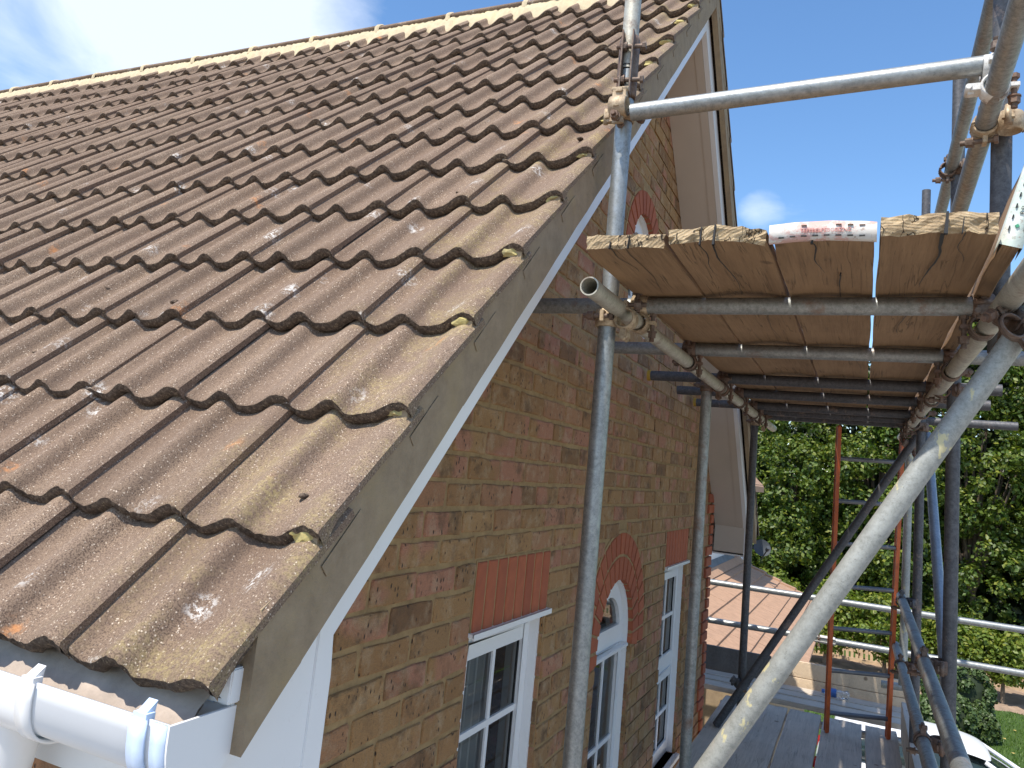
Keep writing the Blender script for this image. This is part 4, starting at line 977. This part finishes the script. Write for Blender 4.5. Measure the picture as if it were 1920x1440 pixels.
# toe board on edge, leaning out
tb = board('toe board on edge at the right, its end strapped with white and green metal', 0, .036, 1.755, 5.95, 0, .222, 'wood', 'end', seed=21, rough=.002, name='toe_board')
tb.location = (.236, 1.755, .524); tb.rotation_euler = (0, math.radians(16), 0)
def onto(o, b): o.parent = b; return o
m = MB(); V = []
for i in range(13):
    z = -.002+.226*i/12; w = .0010*math.sin(i*1.9); V += [(-.002, -.002+w+.09, z), (-.002, -.010+w, z), (.038, -.010-w, z), (.038, .08, z)]
m.add(V, [(4*i+j, 4*i+4+j, 4*i+5+j, 4*i+1+j) for i in range(12) for j in range(3)], 0, True); hp2 = onto(m.build('hoop_iron', T['hoopg'], None), tb)
for i in range(9):
    for x in (.005, .031):
        z = .033+.0235*i+(.004 if x > .02 else 0); m = MB(); m.box((x-.0010, -.0130, z-.0042), (x+.0010, -.0095, z+.0042)); onto(m.build('slot', T['black'], None), hp2)
for z, w in ((.040, .0042), (.100, .0052), (.165, .0045)):
    m = MB(); m.prism([(.013, z), (.013+w, z-w), (.013+2*w, z), (.013+w, z+w)], -.0125, -.0105, ax=1); onto(m.build('painted_mark', T['green'], None), hp2)
def t2(s_, size, z):
    cu = bpy.data.curves.new('t', 'FONT'); cu.body = s_; cu.size = size; cu.extrude = .0005; cu.align_x = 'CENTER'; cu.align_y = 'CENTER'
    t = bpy.data.objects.new('t', cu); col.objects.link(t); me = bpy.data.meshes.new_from_object(t.evaluated_get(bpy.context.evaluated_depsgraph_get())); bpy.data.objects.remove(t); me.materials.clear(); me.materials.append(T['black'])
    o = link('lettering', me, hp2); o.location = (.018, -.0125, z); o.rotation_euler = (PI/2, -PI/2, 0)
t2('R SI', .0105, .073)
# lower deck
LD = 'boards of the lower deck'
for i, (xa, xb_, lb) in enumerate(((-.868, -.655, 'lower deck board against the brick wall'), (-.648, -.437, 'lower deck board under the foot of the dark brace'), (-.425, -.217, 'lower deck board left of the ladder foot'), (-.203, .038, 'lower deck board under the left ladder stile'), (.058, .252, 'lower deck board beside the right toe board, striped by sunlight'))):
    board(lb, xa, xb_, .95, 6.30+R_.uniform(-.03, .03), -1.538, -1.50+R_.uniform(-.003, .003), 'woodg', 'woodg', seed=30+i, group=LD)
board('grey toe board on edge at the right of the lower deck', .268, .305, 2.9, 6.15, -1.50, -1.275, 'woodg', 'woodg', seed=41, name='toe_board')
def xboard(lb, x0, x1, y0, y1, z0, z1, mat, seed, name='scaffold_board', group=None):
    o = board(lb, 0, y1-y0, 0, x1-x0, 0, z1-z0, mat, mat, seed=seed, name=name, group=group); o.rotation_euler = (0, 0, -PI/2); o.location = (x0, y1, z0); return o
LX = 'boards laid across the far end of the lower deck'
xboard('cross board at the far end of the lower deck, nearest the ladder foot', -1.15, .30, 6.33, 6.49, -1.497, -1.460, 'woodg', 51, group=LX)
xboard('middle cross board at the far end of the lower deck', -1.25, .33, 6.50, 6.64, -1.497, -1.455, 'woodg', 52, group=LX)
xboard('cross board carrying the plastic bottle, against the pale upright boards', -1.30, .36, 6.65, 6.80, -1.497, -1.452, 'woodg', 53, group=LX)
xboard('board painted dark for the house shadow, standing on edge at the far end beside the brick corner', -1.75, -.615, 6.862, 6.897, -1.53, -1.283, 'woodshade', 56, 'toe_board')  # shadowed end of the pale toe board, its shade painted as dark wood
xboard('upper pale board standing on edge across the far end behind the bottle', -.60, .42, 6.86, 6.895, -1.395, -1.280, 'woodx', 54, 'toe_board')
xboard('lower pale board standing on edge directly behind the plastic bottle', -.60, .42, 6.855, 6.892, -1.53, -1.400, 'woodx', 55, 'toe_board')
# ladder
lad = thing('ladder', 'orange-sided ladder rising from the lower deck to the upper platform', 'ladder', (0, 5.9, -1.5))
A0, A1, B0, B1 = Vector((-.170, 5.87, -1.5)), Vector((-.142, 5.52, .46)), Vector((.190, 6.03, -1.5)), Vector((.232, 5.69, .475))
for a, b in ((A0, A1), (B0, B1)):
    m = MB(); d = (b-a).normalized(); sd = (B0-A0).normalized(); nn = d.cross(sd).normalized(); sd = nn.cross(d)
    m.obox((a+b)/2, sd, nn, d, .009, .013, (b-a).length/2); fix(m.build('stile', T['orange'], None, bevel=.004), lad)
    for q in (-1, 1):
        m = MB(); m.obox((a+b)/2+nn*q*.014, sd, nn, d, .0115, .0025, (b-a).length/2-.01); fix(m.build('stile_flange', T['orange'], None), lad)
for z in (.25, -.02, -.29, -.56, -.83, -1.10, -1.37):
    f = (z+1.5)/1.96; m = MB(); m.tube(A0+(A1-A0)*f, B0+(B1-B0)*f, .0135, 14); fix(m.build('rung', T['alu'], None), lad)
# bottle
bt = thing('plastic_bottle', 'empty crumpled plastic water bottle with blue cap lying on the cross board', 'bottle', (-.14, 6.70, -1.425))
m = MB(); pr = [(-.085, .011), (-.070, .012), (-.055, .022), (-.040, .029), (-.01, .0285), (.01, .026), (.03, .030), (.05, .027), (.07, .030), (.085, .028), (.095, .018)]; n = 20; V = []
for i, (x, r) in enumerate(pr):
    for j in range(n): a = 2*PI*j/n; q = r*(1+.09*math.sin(3*a+i)); V.append((-.14+x, 6.70+q*math.cos(a), -1.424+q*math.sin(a)))
F = [(i*n+j, i*n+(j+1) % n, (i+1)*n+(j+1) % n, (i+1)*n+j) for i in range(len(pr)-1) for j in range(n)]+[tuple(range((len(pr)-1)*n, len(pr)*n))]
m.add(V, F, 0, False); fix(m.build('bottle_body', T['bottle'], None), bt)
m = MB(); m.tube((-.235, 6.70, -1.424), (-.213, 6.70, -1.424), .0145, 18); fix(m.build('bottle_cap', T['blab'], None), bt)
m = MB(); m.tube((-.170, 6.70, -1.424), (-.135, 6.70, -1.424), .0308, 20, cap=False); fix(m.build('bottle_label', T['blab'], None), bt)

# ------------------------------------------------------------------ garage and neighbour
def zg(x): return -1.50-.40*(x+1)
ga_ = thing('garage', 'low garage with pinkish flat tiled roof beyond the far corner of the house', 'garage', (-2.2, 10.5, GZ))
m = MB(); m.prism([(-3.9, GZ), (-.70, GZ), (-.70, zg(-.70)-.12), (-1.9, zg(-1.9)-.12), (-3.9, zg(-1.9)-.8)], 7.6, 13.4, ax=1); fix(m.build('wall', T['verge'], None, fix=True), ga_)
st0 = .233; c0 = -.45
for i in range(6):
    xa, xb_ = c0-st0*(i+1), c0-st0*i
    y = 7.45; k = 0
    while y < 13.75:
        L = .33; m = MB(); dz = R_.uniform(0, .003)
        m.add([(xa-.03, y+.002, zg(xa-.03)+.002+dz), (xb_, y+.002, zg(xb_)+.026+dz), (xb_, y+L-.002, zg(xb_)+.026+dz), (xa-.03, y+L-.002, zg(xa-.03)+.002+dz), (xb_, y+.002, zg(xb_)-.004), (xb_, y+L-.002, zg(xb_)-.004), (xa-.03, y+.002, zg(xa)-.03), (xa-.03, y+L-.002, zg(xa)-.03)],
              [(0, 1, 2, 3), (1, 4, 5, 2), (0, 6, 4, 1), (3, 2, 5, 7)]); fix(m.build('roof_tile', T['gtile'], None), ga_); y += L; k += 1
m = MB(); m.prism([(c0-st0*6-.06, zg(c0-st0*6)+.05), (c0-st0*6+.05, zg(c0-st0*6)+.06), (c0-st0*6+.14, zg(c0-st0*6+.14)+.034), (c0-st0*6-.16, zg(c0-st0*6)-.02)], 7.45, 13.8, ax=1); fix(m.build('ridge_tile', T['gtile'], None, fix=True), ga_)
for i in range(6):
    xa, xb_ = c0-st0*(i+1), c0-st0*i; m = MB(); V = []
    m.prism([(xa, zg(xa)+.03), (xb_, zg(xb_)+.055), (xb_, zg(xb_)-.05), (xa, zg(xa)-.05)], 13.72, 13.86, ax=1); fix(m.build('verge_tile', T['gtile'], None, fix=True), ga_)
nb_ = thing('neighbouring_house', 'white rendered house with pinkish roof corner behind the white soffit end', 'house', (-4, 12.6, GZ))
m = MB(); m.box((-8, 11.2, GZ), (-1.86, 14.1, -.05)); fix(m.build('wall', T['render'], None), nb_)
m = MB(); m.prism([(-1.862, zg(-1.862)-.02), (-1.862, -1.05), (-1.862+.004, -1.05), (-1.862+.004, zg(-1.862)-.02)], 8.0, 14.0, ax=1)
V = []
m = MB(); m.box((-3.9, 8.2, zg(-1.86)-.5), (-1.858, 11.2, -.62)); fix(m.build('side_wall', T['render'], None), nb_)
m = MB(); m.add([(-1.855, 8.2, -1.02), (-1.855, 13.3, -1.02), (-1.78, 13.3, zg(-1.78)+.045), (-1.78, 8.2, zg(-1.78)+.045)], [(0, 1, 2, 3)]); fix(m.build('lead_flashing', T['lead'], None), nb_)
for i in range(7):
    z0 = .06+.14*i; x0 = -1.52-.125*i
    y = 11.0
    while y < 14.2:
        m = MB(); m.add([(x0, y, z0+.02), (x0, y+.29, z0+.02), (x0-.145, y+.29, z0+.148), (x0-.145, y, z0+.148), (x0, y, z0-.005), (x0, y+.29, z0-.005)], [(0, 1, 2, 3), (0, 4, 5, 1)]); fix(m.build('roof_tile', T['gtile'], None), nb_); y += .295
m = MB(); m.prism([(-1.50, .05), (-2.40, 1.02), (-8, 1.02), (-8, -.04), (-1.50, -.04)], 11.02, 14.18, ax=1); fix(m.build('roof', T['gtile'], None, fix=True), nb_)
m = MB(); m.tube((-1.80, 14.02, -5), (-1.80, 14.02, -.1), .04, 16); fix(m.build('downpipe', T['upvc'], None), nb_)
dh = thing('satellite_dish', 'small dark satellite dish on an arm against the shaded hedge', 'satellite dish', (-1.36, 13.0, -.9))
m = MB(); n = 24; V = [(-1.355, 12.93, -.87)]
dv = Vector((.35, -.85, .35)).normalized(); du = dv.orthogonal().normalized(); dw = dv.cross(du); c = Vector((-1.355, 12.90, -.87))
V = [c-dv*.02]
for k in (1, 2, 3):
    for j in range(n): a = 2*PI*j/n; V.append(c+(du*math.cos(a)+dw*math.sin(a))*(.13)*k/3+dv*(.035*(k/3)**2-.02))
F = [(0, 1+j, 1+(j+1) % n) for j in range(n)]+[(1+k*n+j, 1+(k+1)*n+j, 1+(k+1)*n+(j+1) % n, 1+k*n+(j+1) % n) for k in range(2) for j in range(n)]
m.add(V, F, 0, True); fix(m.build('reflector', T['dish'], None), dh)
m = MB(); m.tube(c-dv*.02, (-1.84, 13.6, -.95), .018, 10); fix(m.build('bracket', T['dish'], None), dh); m = MB(); m.tube(c-Z_*.16, c+dv*.30-Z_*.1, .010, 8); m.tube(c+dv*.27-Z_*.1, c+dv*.34-Z_*.08, .028, 12); fix(m.build('feed_arm', T['dish'], None), dh)

# ------------------------------------------------------------------ planting
NR = np.random.default_rng(5)
def leafmesh(name, centers, radii, per, size, mat, parent, up=.35, squash=1.0, out=None):
    """clumps of folded leaf quads on the outer part of small spheres"""
    C = np.asarray(centers, float); Rr = np.asarray(radii, float); n = len(C)*per
    idx = np.repeat(np.arange(len(C)), per); d = NR.normal(size=(n, 3)); d /= np.linalg.norm(d, axis=1)[:, None]
    rad = Rr[idx]*(.55+.5*NR.random(n)); p = C[idx]+d*rad[:, None]*np.array([1, 1, squash])
    nrm = d+NR.normal(size=(n, 3))*.55+np.array([0, 0, up]); nrm /= np.linalg.norm(nrm, axis=1)[:, None]
    a = np.cross(nrm, NR.normal(size=(n, 3))); a /= np.linalg.norm(a, axis=1)[:, None]; b = np.cross(nrm, a)
    s = size*(.6+.8*NR.random(n))[:, None]
    v = np.stack([p-a*s*.5, p+b*s*.33+nrm*s*.10, p+a*s*.5, p-b*s*.33+nrm*s*.10], 1).reshape(-1, 3)
    me = bpy.data.meshes.new(name); me.vertices.add(4*n); me.vertices.foreach_set('co', v.ravel()); me.loops.add(6*n); me.polygons.add(2*n)
    base = (np.arange(n)*4)[:, None]; lo = (base+np.array([0, 1, 2, 0, 2, 3])).ravel(); me.loops.foreach_set('vertex_index', lo.astype(np.int32))
    me.polygons.foreach_set('loop_start', (np.arange(2*n)*3).astype(np.int32)); me.polygons.foreach_set('loop_total', np.full(2*n, 3, np.int32)); me.update(); me.validate(); me.materials.append(mat)
    o = link(name, me); fix(o, parent); return o
def trunkmesh(parent, p, h, r, limbs, seed=0, lean=.0):
    rr_ = random.Random(seed); m = MB(); p = Vector(p); q = p+Vector((lean, 0, h)); pts = [p+(q-p)*t+Vector((rr_.uniform(-1, 1), rr_.uniform(-1, 1), 0))*r*.5 for t in (0, .33, .66, 1)]
    for i in range(3): m.tube(pts[i], pts[i+1]+(pts[i+1]-pts[i])*.02, r*(1-.2*i), 10, r1=r*(.8-.2*i))
    for L in limbs:
        s = pts[2 if rr_.random() < .5 else 3]; m.tube(s, L, r*.4, 7, r1=r*.12)
    fix(m.build('trunk', T['bark'], None), parent)
def big_tree(x, y, top, rx, ry, label, seed, ncl=250, per=100, size=.145):
    r = random.Random(seed); t = thing('broadleaf_tree', label, 'tree', (x, y, GZ), 'tall trees forming the green screen'); zc = (top-4.6)/2; rz = (top+4.6)/2
    C, Q = [], []
    for k in range(ncl):
        while True:
            d = Vector((r.gauss(0, 1), r.gauss(0, 1)-.9, r.gauss(0, 1))).normalized()
            if d.y < .45: break
        f = r.choice((r.uniform(.55, .8), r.uniform(.85, 1.08), r.uniform(.85, 1.08))); w = 1+.13*math.sin(d.z*9+seed)+.10*math.sin(math.atan2(d.x, d.y)*5+seed)
        C.append((x+d.x*rx*f*w, y+d.y*ry*f*w, zc+d.z*rz*f)); Q.append(r.uniform(.24, .50))
    leafmesh('crown', C, Q, per, size, T['leaf1'], t)
    trunkmesh(t, (x, y, GZ), 3.6, .22, [Vector(c)*.6+Vector((x, y, zc))*.4 for c in C[::9]], seed)
for i, (x, y, top, rx, ry, lb) in enumerate([(-9.5, 33, 2.6, 2.6, 2.2, 'leftmost tall tree of the green screen, behind the house'), (-5.9, 32.5, 2.8, 2.5, 2.2, 'tall tree behind the satellite dish and garage roof'), (-2.6, 32.3, 3.6, 2.4, 2.1, 'tall tree seen through the upper part of the ladder'),
        (.6, 32.6, 5.0, 2.5, 2.2, 'tall tree behind the right ladder stile and dark brace'), (3.6, 32.2, 7.4, 2.5, 2.2, 'tall tree directly right of the thick outer upright'), (6.6, 32.6, 8.8, 2.6, 2.2, 'highest tree of the screen at the right picture edge'), (10.2, 33, 9.0, 2.8, 2.2, 'tall tree beyond the right picture edge')]):
    big_tree(x, y, top, rx, ry, lb, 60+i)
# a dense understorey behind, so that no daylight shows through the screen
m = MB(); 
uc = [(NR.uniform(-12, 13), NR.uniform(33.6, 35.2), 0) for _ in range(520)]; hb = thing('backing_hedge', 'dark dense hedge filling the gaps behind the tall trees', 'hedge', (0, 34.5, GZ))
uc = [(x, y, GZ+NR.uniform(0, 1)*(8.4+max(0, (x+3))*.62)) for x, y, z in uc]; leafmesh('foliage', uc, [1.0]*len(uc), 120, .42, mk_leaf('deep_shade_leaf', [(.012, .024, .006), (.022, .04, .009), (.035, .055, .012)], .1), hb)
def small_tree(x, y, zc, rx, rz, label, seed, mat='leaf2', ncl=75, per=80, size=.12):
    r = random.Random(seed); t = thing('small_tree', label, 'tree', (x, y, GZ), 'small trees in the flower bed'); C, Q = [], []
    for k in range(ncl):
        d = Vector((r.gauss(0, 1), r.gauss(0, 1), r.gauss(0, 1))).normalized(); f = r.uniform(.55, 1.05); C.append((x+d.x*rx*f, y+d.y*rx*.7*f, zc+d.z*rz*f)); Q.append(r.uniform(.18, .34))
    leafmesh('crown', C, Q, per, size, T[mat], t); trunkmesh(t, (x, y, GZ), zc-GZ-.1, .07, [Vector(c) for c in C[::6]], seed, .03)
for i, (x, y, zc, rx, rz, lb) in enumerate([(-4.6, 27.6, -3.6, 1.1, .9, 'small bed tree hidden behind the garage roof'), (-2.7, 27.4, -3.6, 1.15, .95, 'small bed tree left of the ladder, above the bottle'), (-.9, 27.5, -3.65, 1.15, .95, 'small bed tree seen between the ladder stiles at the left'),
        (.75, 27.3, -3.7, 1.0, .9, 'small bed tree seen behind the right ladder stile'), (2.3, 27.4, -3.75, .95, .75, 'yellowing small bed tree behind the round topiary'), (3.7, 27.0, -3.95, .85, .62, 'small round-headed tree with bare trunk at the right of the bed'), (5.4, 27.3, -3.6, .9, .7, 'small bed tree beyond the right picture edge')]):
    small_tree(x, y, zc, rx, rz, lb, 80+i)
def topiary(x, y, r, zc, label, seed, nl=5200):
    t = thing('topiary_shrub', label, 'shrub', (x, y, GZ), 'clipped shrubs on the lawn'); rr_ = random.Random(seed); C = []; Q = []
    for k in range(150):
        d = Vector((rr_.gauss(0, 1), rr_.gauss(0, 1), rr_.gauss(0, 1))).normalized(); C.append((x+d.x*r*.88, y+d.y*r*.88, zc+d.z*r*.88)); Q.append(r*.17)
    leafmesh('foliage', C, Q, nl//100, .085, T['leaf3'], t)
    bm = bmesh.new(); bmesh.ops.create_icosphere(bm, subdivisions=3, radius=r*.80)
    me = bpy.data.meshes.new('inner_foliage'); bm.to_mesh(me); bm.free(); me.materials.append(simple('topiary_core', (.018, .03, .010), .9)); o = link('inner_foliage', me); o.location = (x, y, zc); fix(o, t)
    m = MB(); m.tube((x, y, GZ), (x, y, zc), .06, 10); fix(m.build('stem', T['bark'], None), t)
topiary(2.27, 23.6, .80, -4.42, 'largest clipped ball shrub, upper of the cluster on the lawn', 1, 9000)
topiary(1.93, 22.2, .62, -4.80, 'middle clipped shrub just behind the white car roof', 2)
topiary(2.62, 22.6, .42, -4.93, 'smallest clipped shrub at the right of the cluster', 3, 4000)
m = MB(); leaf_c = thing('shrub', 'low yellow-green shrub beside the car windscreen', 'shrub', (3.25, 18.6, GZ))
leafmesh('foliage', [(3.25+NR.uniform(-.3, .3), 18.6+NR.uniform(-.3, .3), GZ+.2+NR.uniform(0, .25)) for _ in range(14)], [.16]*14, 50, .08, T['leaf2'], leaf_c)
# grass blades and a few fallen leaves
n = 26000; gx = NR.uniform(-1.5, 7.5, n); gy = NR.uniform(17.7, 26.3, n); h = NR.uniform(.03, .07, n); an = NR.uniform(0, 2*PI, n); w = .012
v = np.stack([np.stack([gx-w*np.cos(an), gy-w*np.sin(an), np.full(n, GZ)], 1), np.stack([gx+w*np.cos(an), gy+w*np.sin(an), np.full(n, GZ)], 1), np.stack([gx+NR.uniform(-.03, .03, n), gy+NR.uniform(-.03, .03, n), GZ+h], 1)], 1).reshape(-1, 3)
me = bpy.data.meshes.new('grass_blades'); me.from_pydata(v.tolist(), [], (np.arange(n)[:, None]*3+np.arange(3)).tolist()); me.materials.append(mk_leaf('grass_blade', [(.05, .11, .015), (.08, .16, .02), (.13, .21, .03)], .3)); o = link('grass_blades', me); tag(o, 'short bright green grass blades on the lawn', 'grass'); kind(o, 'stuff')
m = MB()
for i in range(70):
    x, y = NR.uniform(-1, 6), NR.uniform(18, 26); a = NR.uniform(0, 6); q = .045; m.add([(x+q*math.cos(a+k*1.57), y+q*math.sin(a+k*1.57), GZ+.05+.01*(k % 2)) for k in range(4)], [(0, 1, 2, 3)])
o = m.build('fallen_leaves', simple('dry_leaf', (.50, .38, .12), .8)); tag(o, 'scattered dry yellow leaves on the lawn', 'leaves'); kind(o, 'stuff')
# picket fence
pf = thing('picket_fence', 'sunlit wooden picket fence behind the flower bed', 'fence', (2, 29.9, GZ))
x = -6.0
while x < 8: 
    m = MB(); m.prism([(x, GZ), (x+.085, GZ), (x+.085, -4.24+R_.uniform(-.02, .02)), (x+.0425, -4.18), (x, -4.24)], 29.86, 29.89, ax=1); fix(m.build('picket', T['fence'], None, fix=True), pf); x += .145
for z in (-4.95, -4.45): m = MB(); m.box((-6, 29.89, z), (8, 29.94, z+.08)); fix(m.build('rail', T['fence'], None), pf)
for x in range(-6, 9, 2): m = MB(); m.box((x, 29.94, GZ), (x+.1, 30.04, -4.2)); fix(m.build('post', T['fence'], None), pf)
m = MB(); gb_ = MB(); gb_.box((-6, 29.2, GZ), (8, 29.26, -5.02)); e = gb_.build('edging_board', T['fence']); tag(e, 'low timber edging board along the back of the flower bed', 'edging')

# ------------------------------------------------------------------ car (facing +x)
car = thing('parked_car', 'white parked car seen from above at the lower right', 'car', (1.3, 15.6, GZ))
def loft(secs, mat, name, parent, n=None, closed=True):
    V = [p for s_ in secs for p in s_]; k = len(secs[0]); F = []
    for i in range(len(secs)-1):
        for j in range(k if closed else k-1): F.append((i*k+j, i*k+(j+1) % k, (i+1)*k+(j+1) % k, (i+1)*k+j))
    F += [tuple(range(k))[::-1], tuple(range((len(secs)-1)*k, len(secs)*k))] if closed else []
    m = MB(); m.add(V, F, 0, True); o = m.build(name, mat, None, fix=True); sub = o.modifiers.new('s', 'SUBSURF'); sub.levels = 1; sub.render_levels = 2; fix(o, parent); return o
CX_, CY_ = 1.35, 15.92
def body_sec(x, w, zt, zs, zb_):
    return [(CX_+x, CY_-w, GZ+zb_), (CX_+x, CY_-w*1.01, GZ+.42), (CX_+x, CY_-w, GZ+zs), (CX_+x, CY_-w*.86, GZ+zt), (CX_+x, CY_, GZ+zt+.03), (CX_+x, CY_+w*.86, GZ+zt), (CX_+x, CY_+w, GZ+zs), (CX_+x, CY_+w*1.01, GZ+.42), (CX_+x, CY_+w, GZ+zb_), (CX_+x, CY_, GZ+zb_)]
loft([body_sec(x, w, a, b, c) for x, w, a, b, c in ((-1.98, .70, .80, .62, .35), (-1.90, .82, .98, .78, .25), (-1.3, .87, .98, .82, .20), (-.4, .88, .95, .82, .18), (.7, .88, .95, .82, .18), (1.2, .87, .93, .80, .20), (1.75, .82, .82, .72, .24), (2.05, .70, .66, .58, .30), (2.12, .55, .55, .50, .36))], T['carw'], 'body', car)
def gsec(x, w, z, f=.9, zb_=.93): return [(CX_+x, CY_-w, GZ+zb_), (CX_+x, CY_-w*f, GZ+z-.05), (CX_+x, CY_-w*f*.85, GZ+z), (CX_+x, CY_, GZ+z+.025), (CX_+x, CY_+w*f*.85, GZ+z), (CX_+x, CY_+w*f, GZ+z-.05), (CX_+x, CY_+w, GZ+zb_), (CX_+x, CY_, GZ+zb_)]
loft([gsec(x, w, z, f) for x, w, z, f in ((-1.86, .70, 1.00, .95), (-1.60, .76, 1.30, .86), (-1.3, .79, 1.41, .80), (-.6, .80, 1.45, .78), (.1, .80, 1.43, .78), (.48, .80, 1.36, .80), (1.25, .78, .98, .95))], T['carg'], 'windows', car)
def rsec(x, w, z): return [(CX_+x, CY_-w, GZ+z-.055), (CX_+x, CY_-w*.95, GZ+z-.01), (CX_+x, CY_-w*.6, GZ+z+.018), (CX_+x, CY_, GZ+z+.028), (CX_+x, CY_+w*.6, GZ+z+.018), (CX_+x, CY_+w*.95, GZ+z-.01), (CX_+x, CY_+w, GZ+z-.055), (CX_+x, CY_, GZ+z-.04)]
loft([rsec(x, w, z) for x, w, z in ((-1.70, .60, 1.37), (-1.56, .69, 1.44), (-1.2, .73, 1.50), (-.5, .74, 1.53), (.1, .73, 1.515), (.46, .71, 1.46), (.64, .64, 1.39))], T['carw'], 'roof', car)
for sg in (-1, 1):
    for x0, x1, z0, z1, w0, w1 in ((.50, 1.28, 1.38, .96, .66, .80), (-.30, -.36, 1.42, .95, .66, .82), (-1.50, -1.72, 1.36, .97, .62, .78)):
        m = MB(); m.tube((CX_+x0, CY_+sg*w0, GZ+z0), (CX_+x1, CY_+sg*w1, GZ+z1), .035, 10); fix(m.build('pillar', T['carw'], None), car)
    m = MB(); m.box((CX_+.72, CY_+sg*.98-.07, GZ+.95), (CX_+.86, CY_+sg*.98+.07, GZ+1.07)); fix(m.build('wing_mirror', T['carw'], None, bevel=.02), car)
    m = MB(); m.obox((CX_+1.93, CY_+sg*.60, GZ+.66), X_, Y_, Z_, .10, .14, .05); fix(m.build('headlight', T['lamp'], None, bevel=.02), car)
    m = MB(); m.obox((CX_-1.93, CY_+sg*.66, GZ+.80), X_, Y_, Z_, .05, .10, .08); fix(m.build('tail_light', simple('tail_red', (.35, .02, .02), .2), None, bevel=.02), car)
    for x in (-1.28, 1.30):
        m = MB(); m.tube((CX_+x, CY_+sg*.70, GZ+.31), (CX_+x, CY_+sg*.895, GZ+.31), .31, 28); wh = fix(m.build('tyre', T['tyre'], None), car)
        m = MB(); m.tube((CX_+x, CY_+sg*.885, GZ+.31), (CX_+x, CY_+sg*.902, GZ+.31), .20, 20); q = m.build('rim', T['rim'], None); q.parent = wh
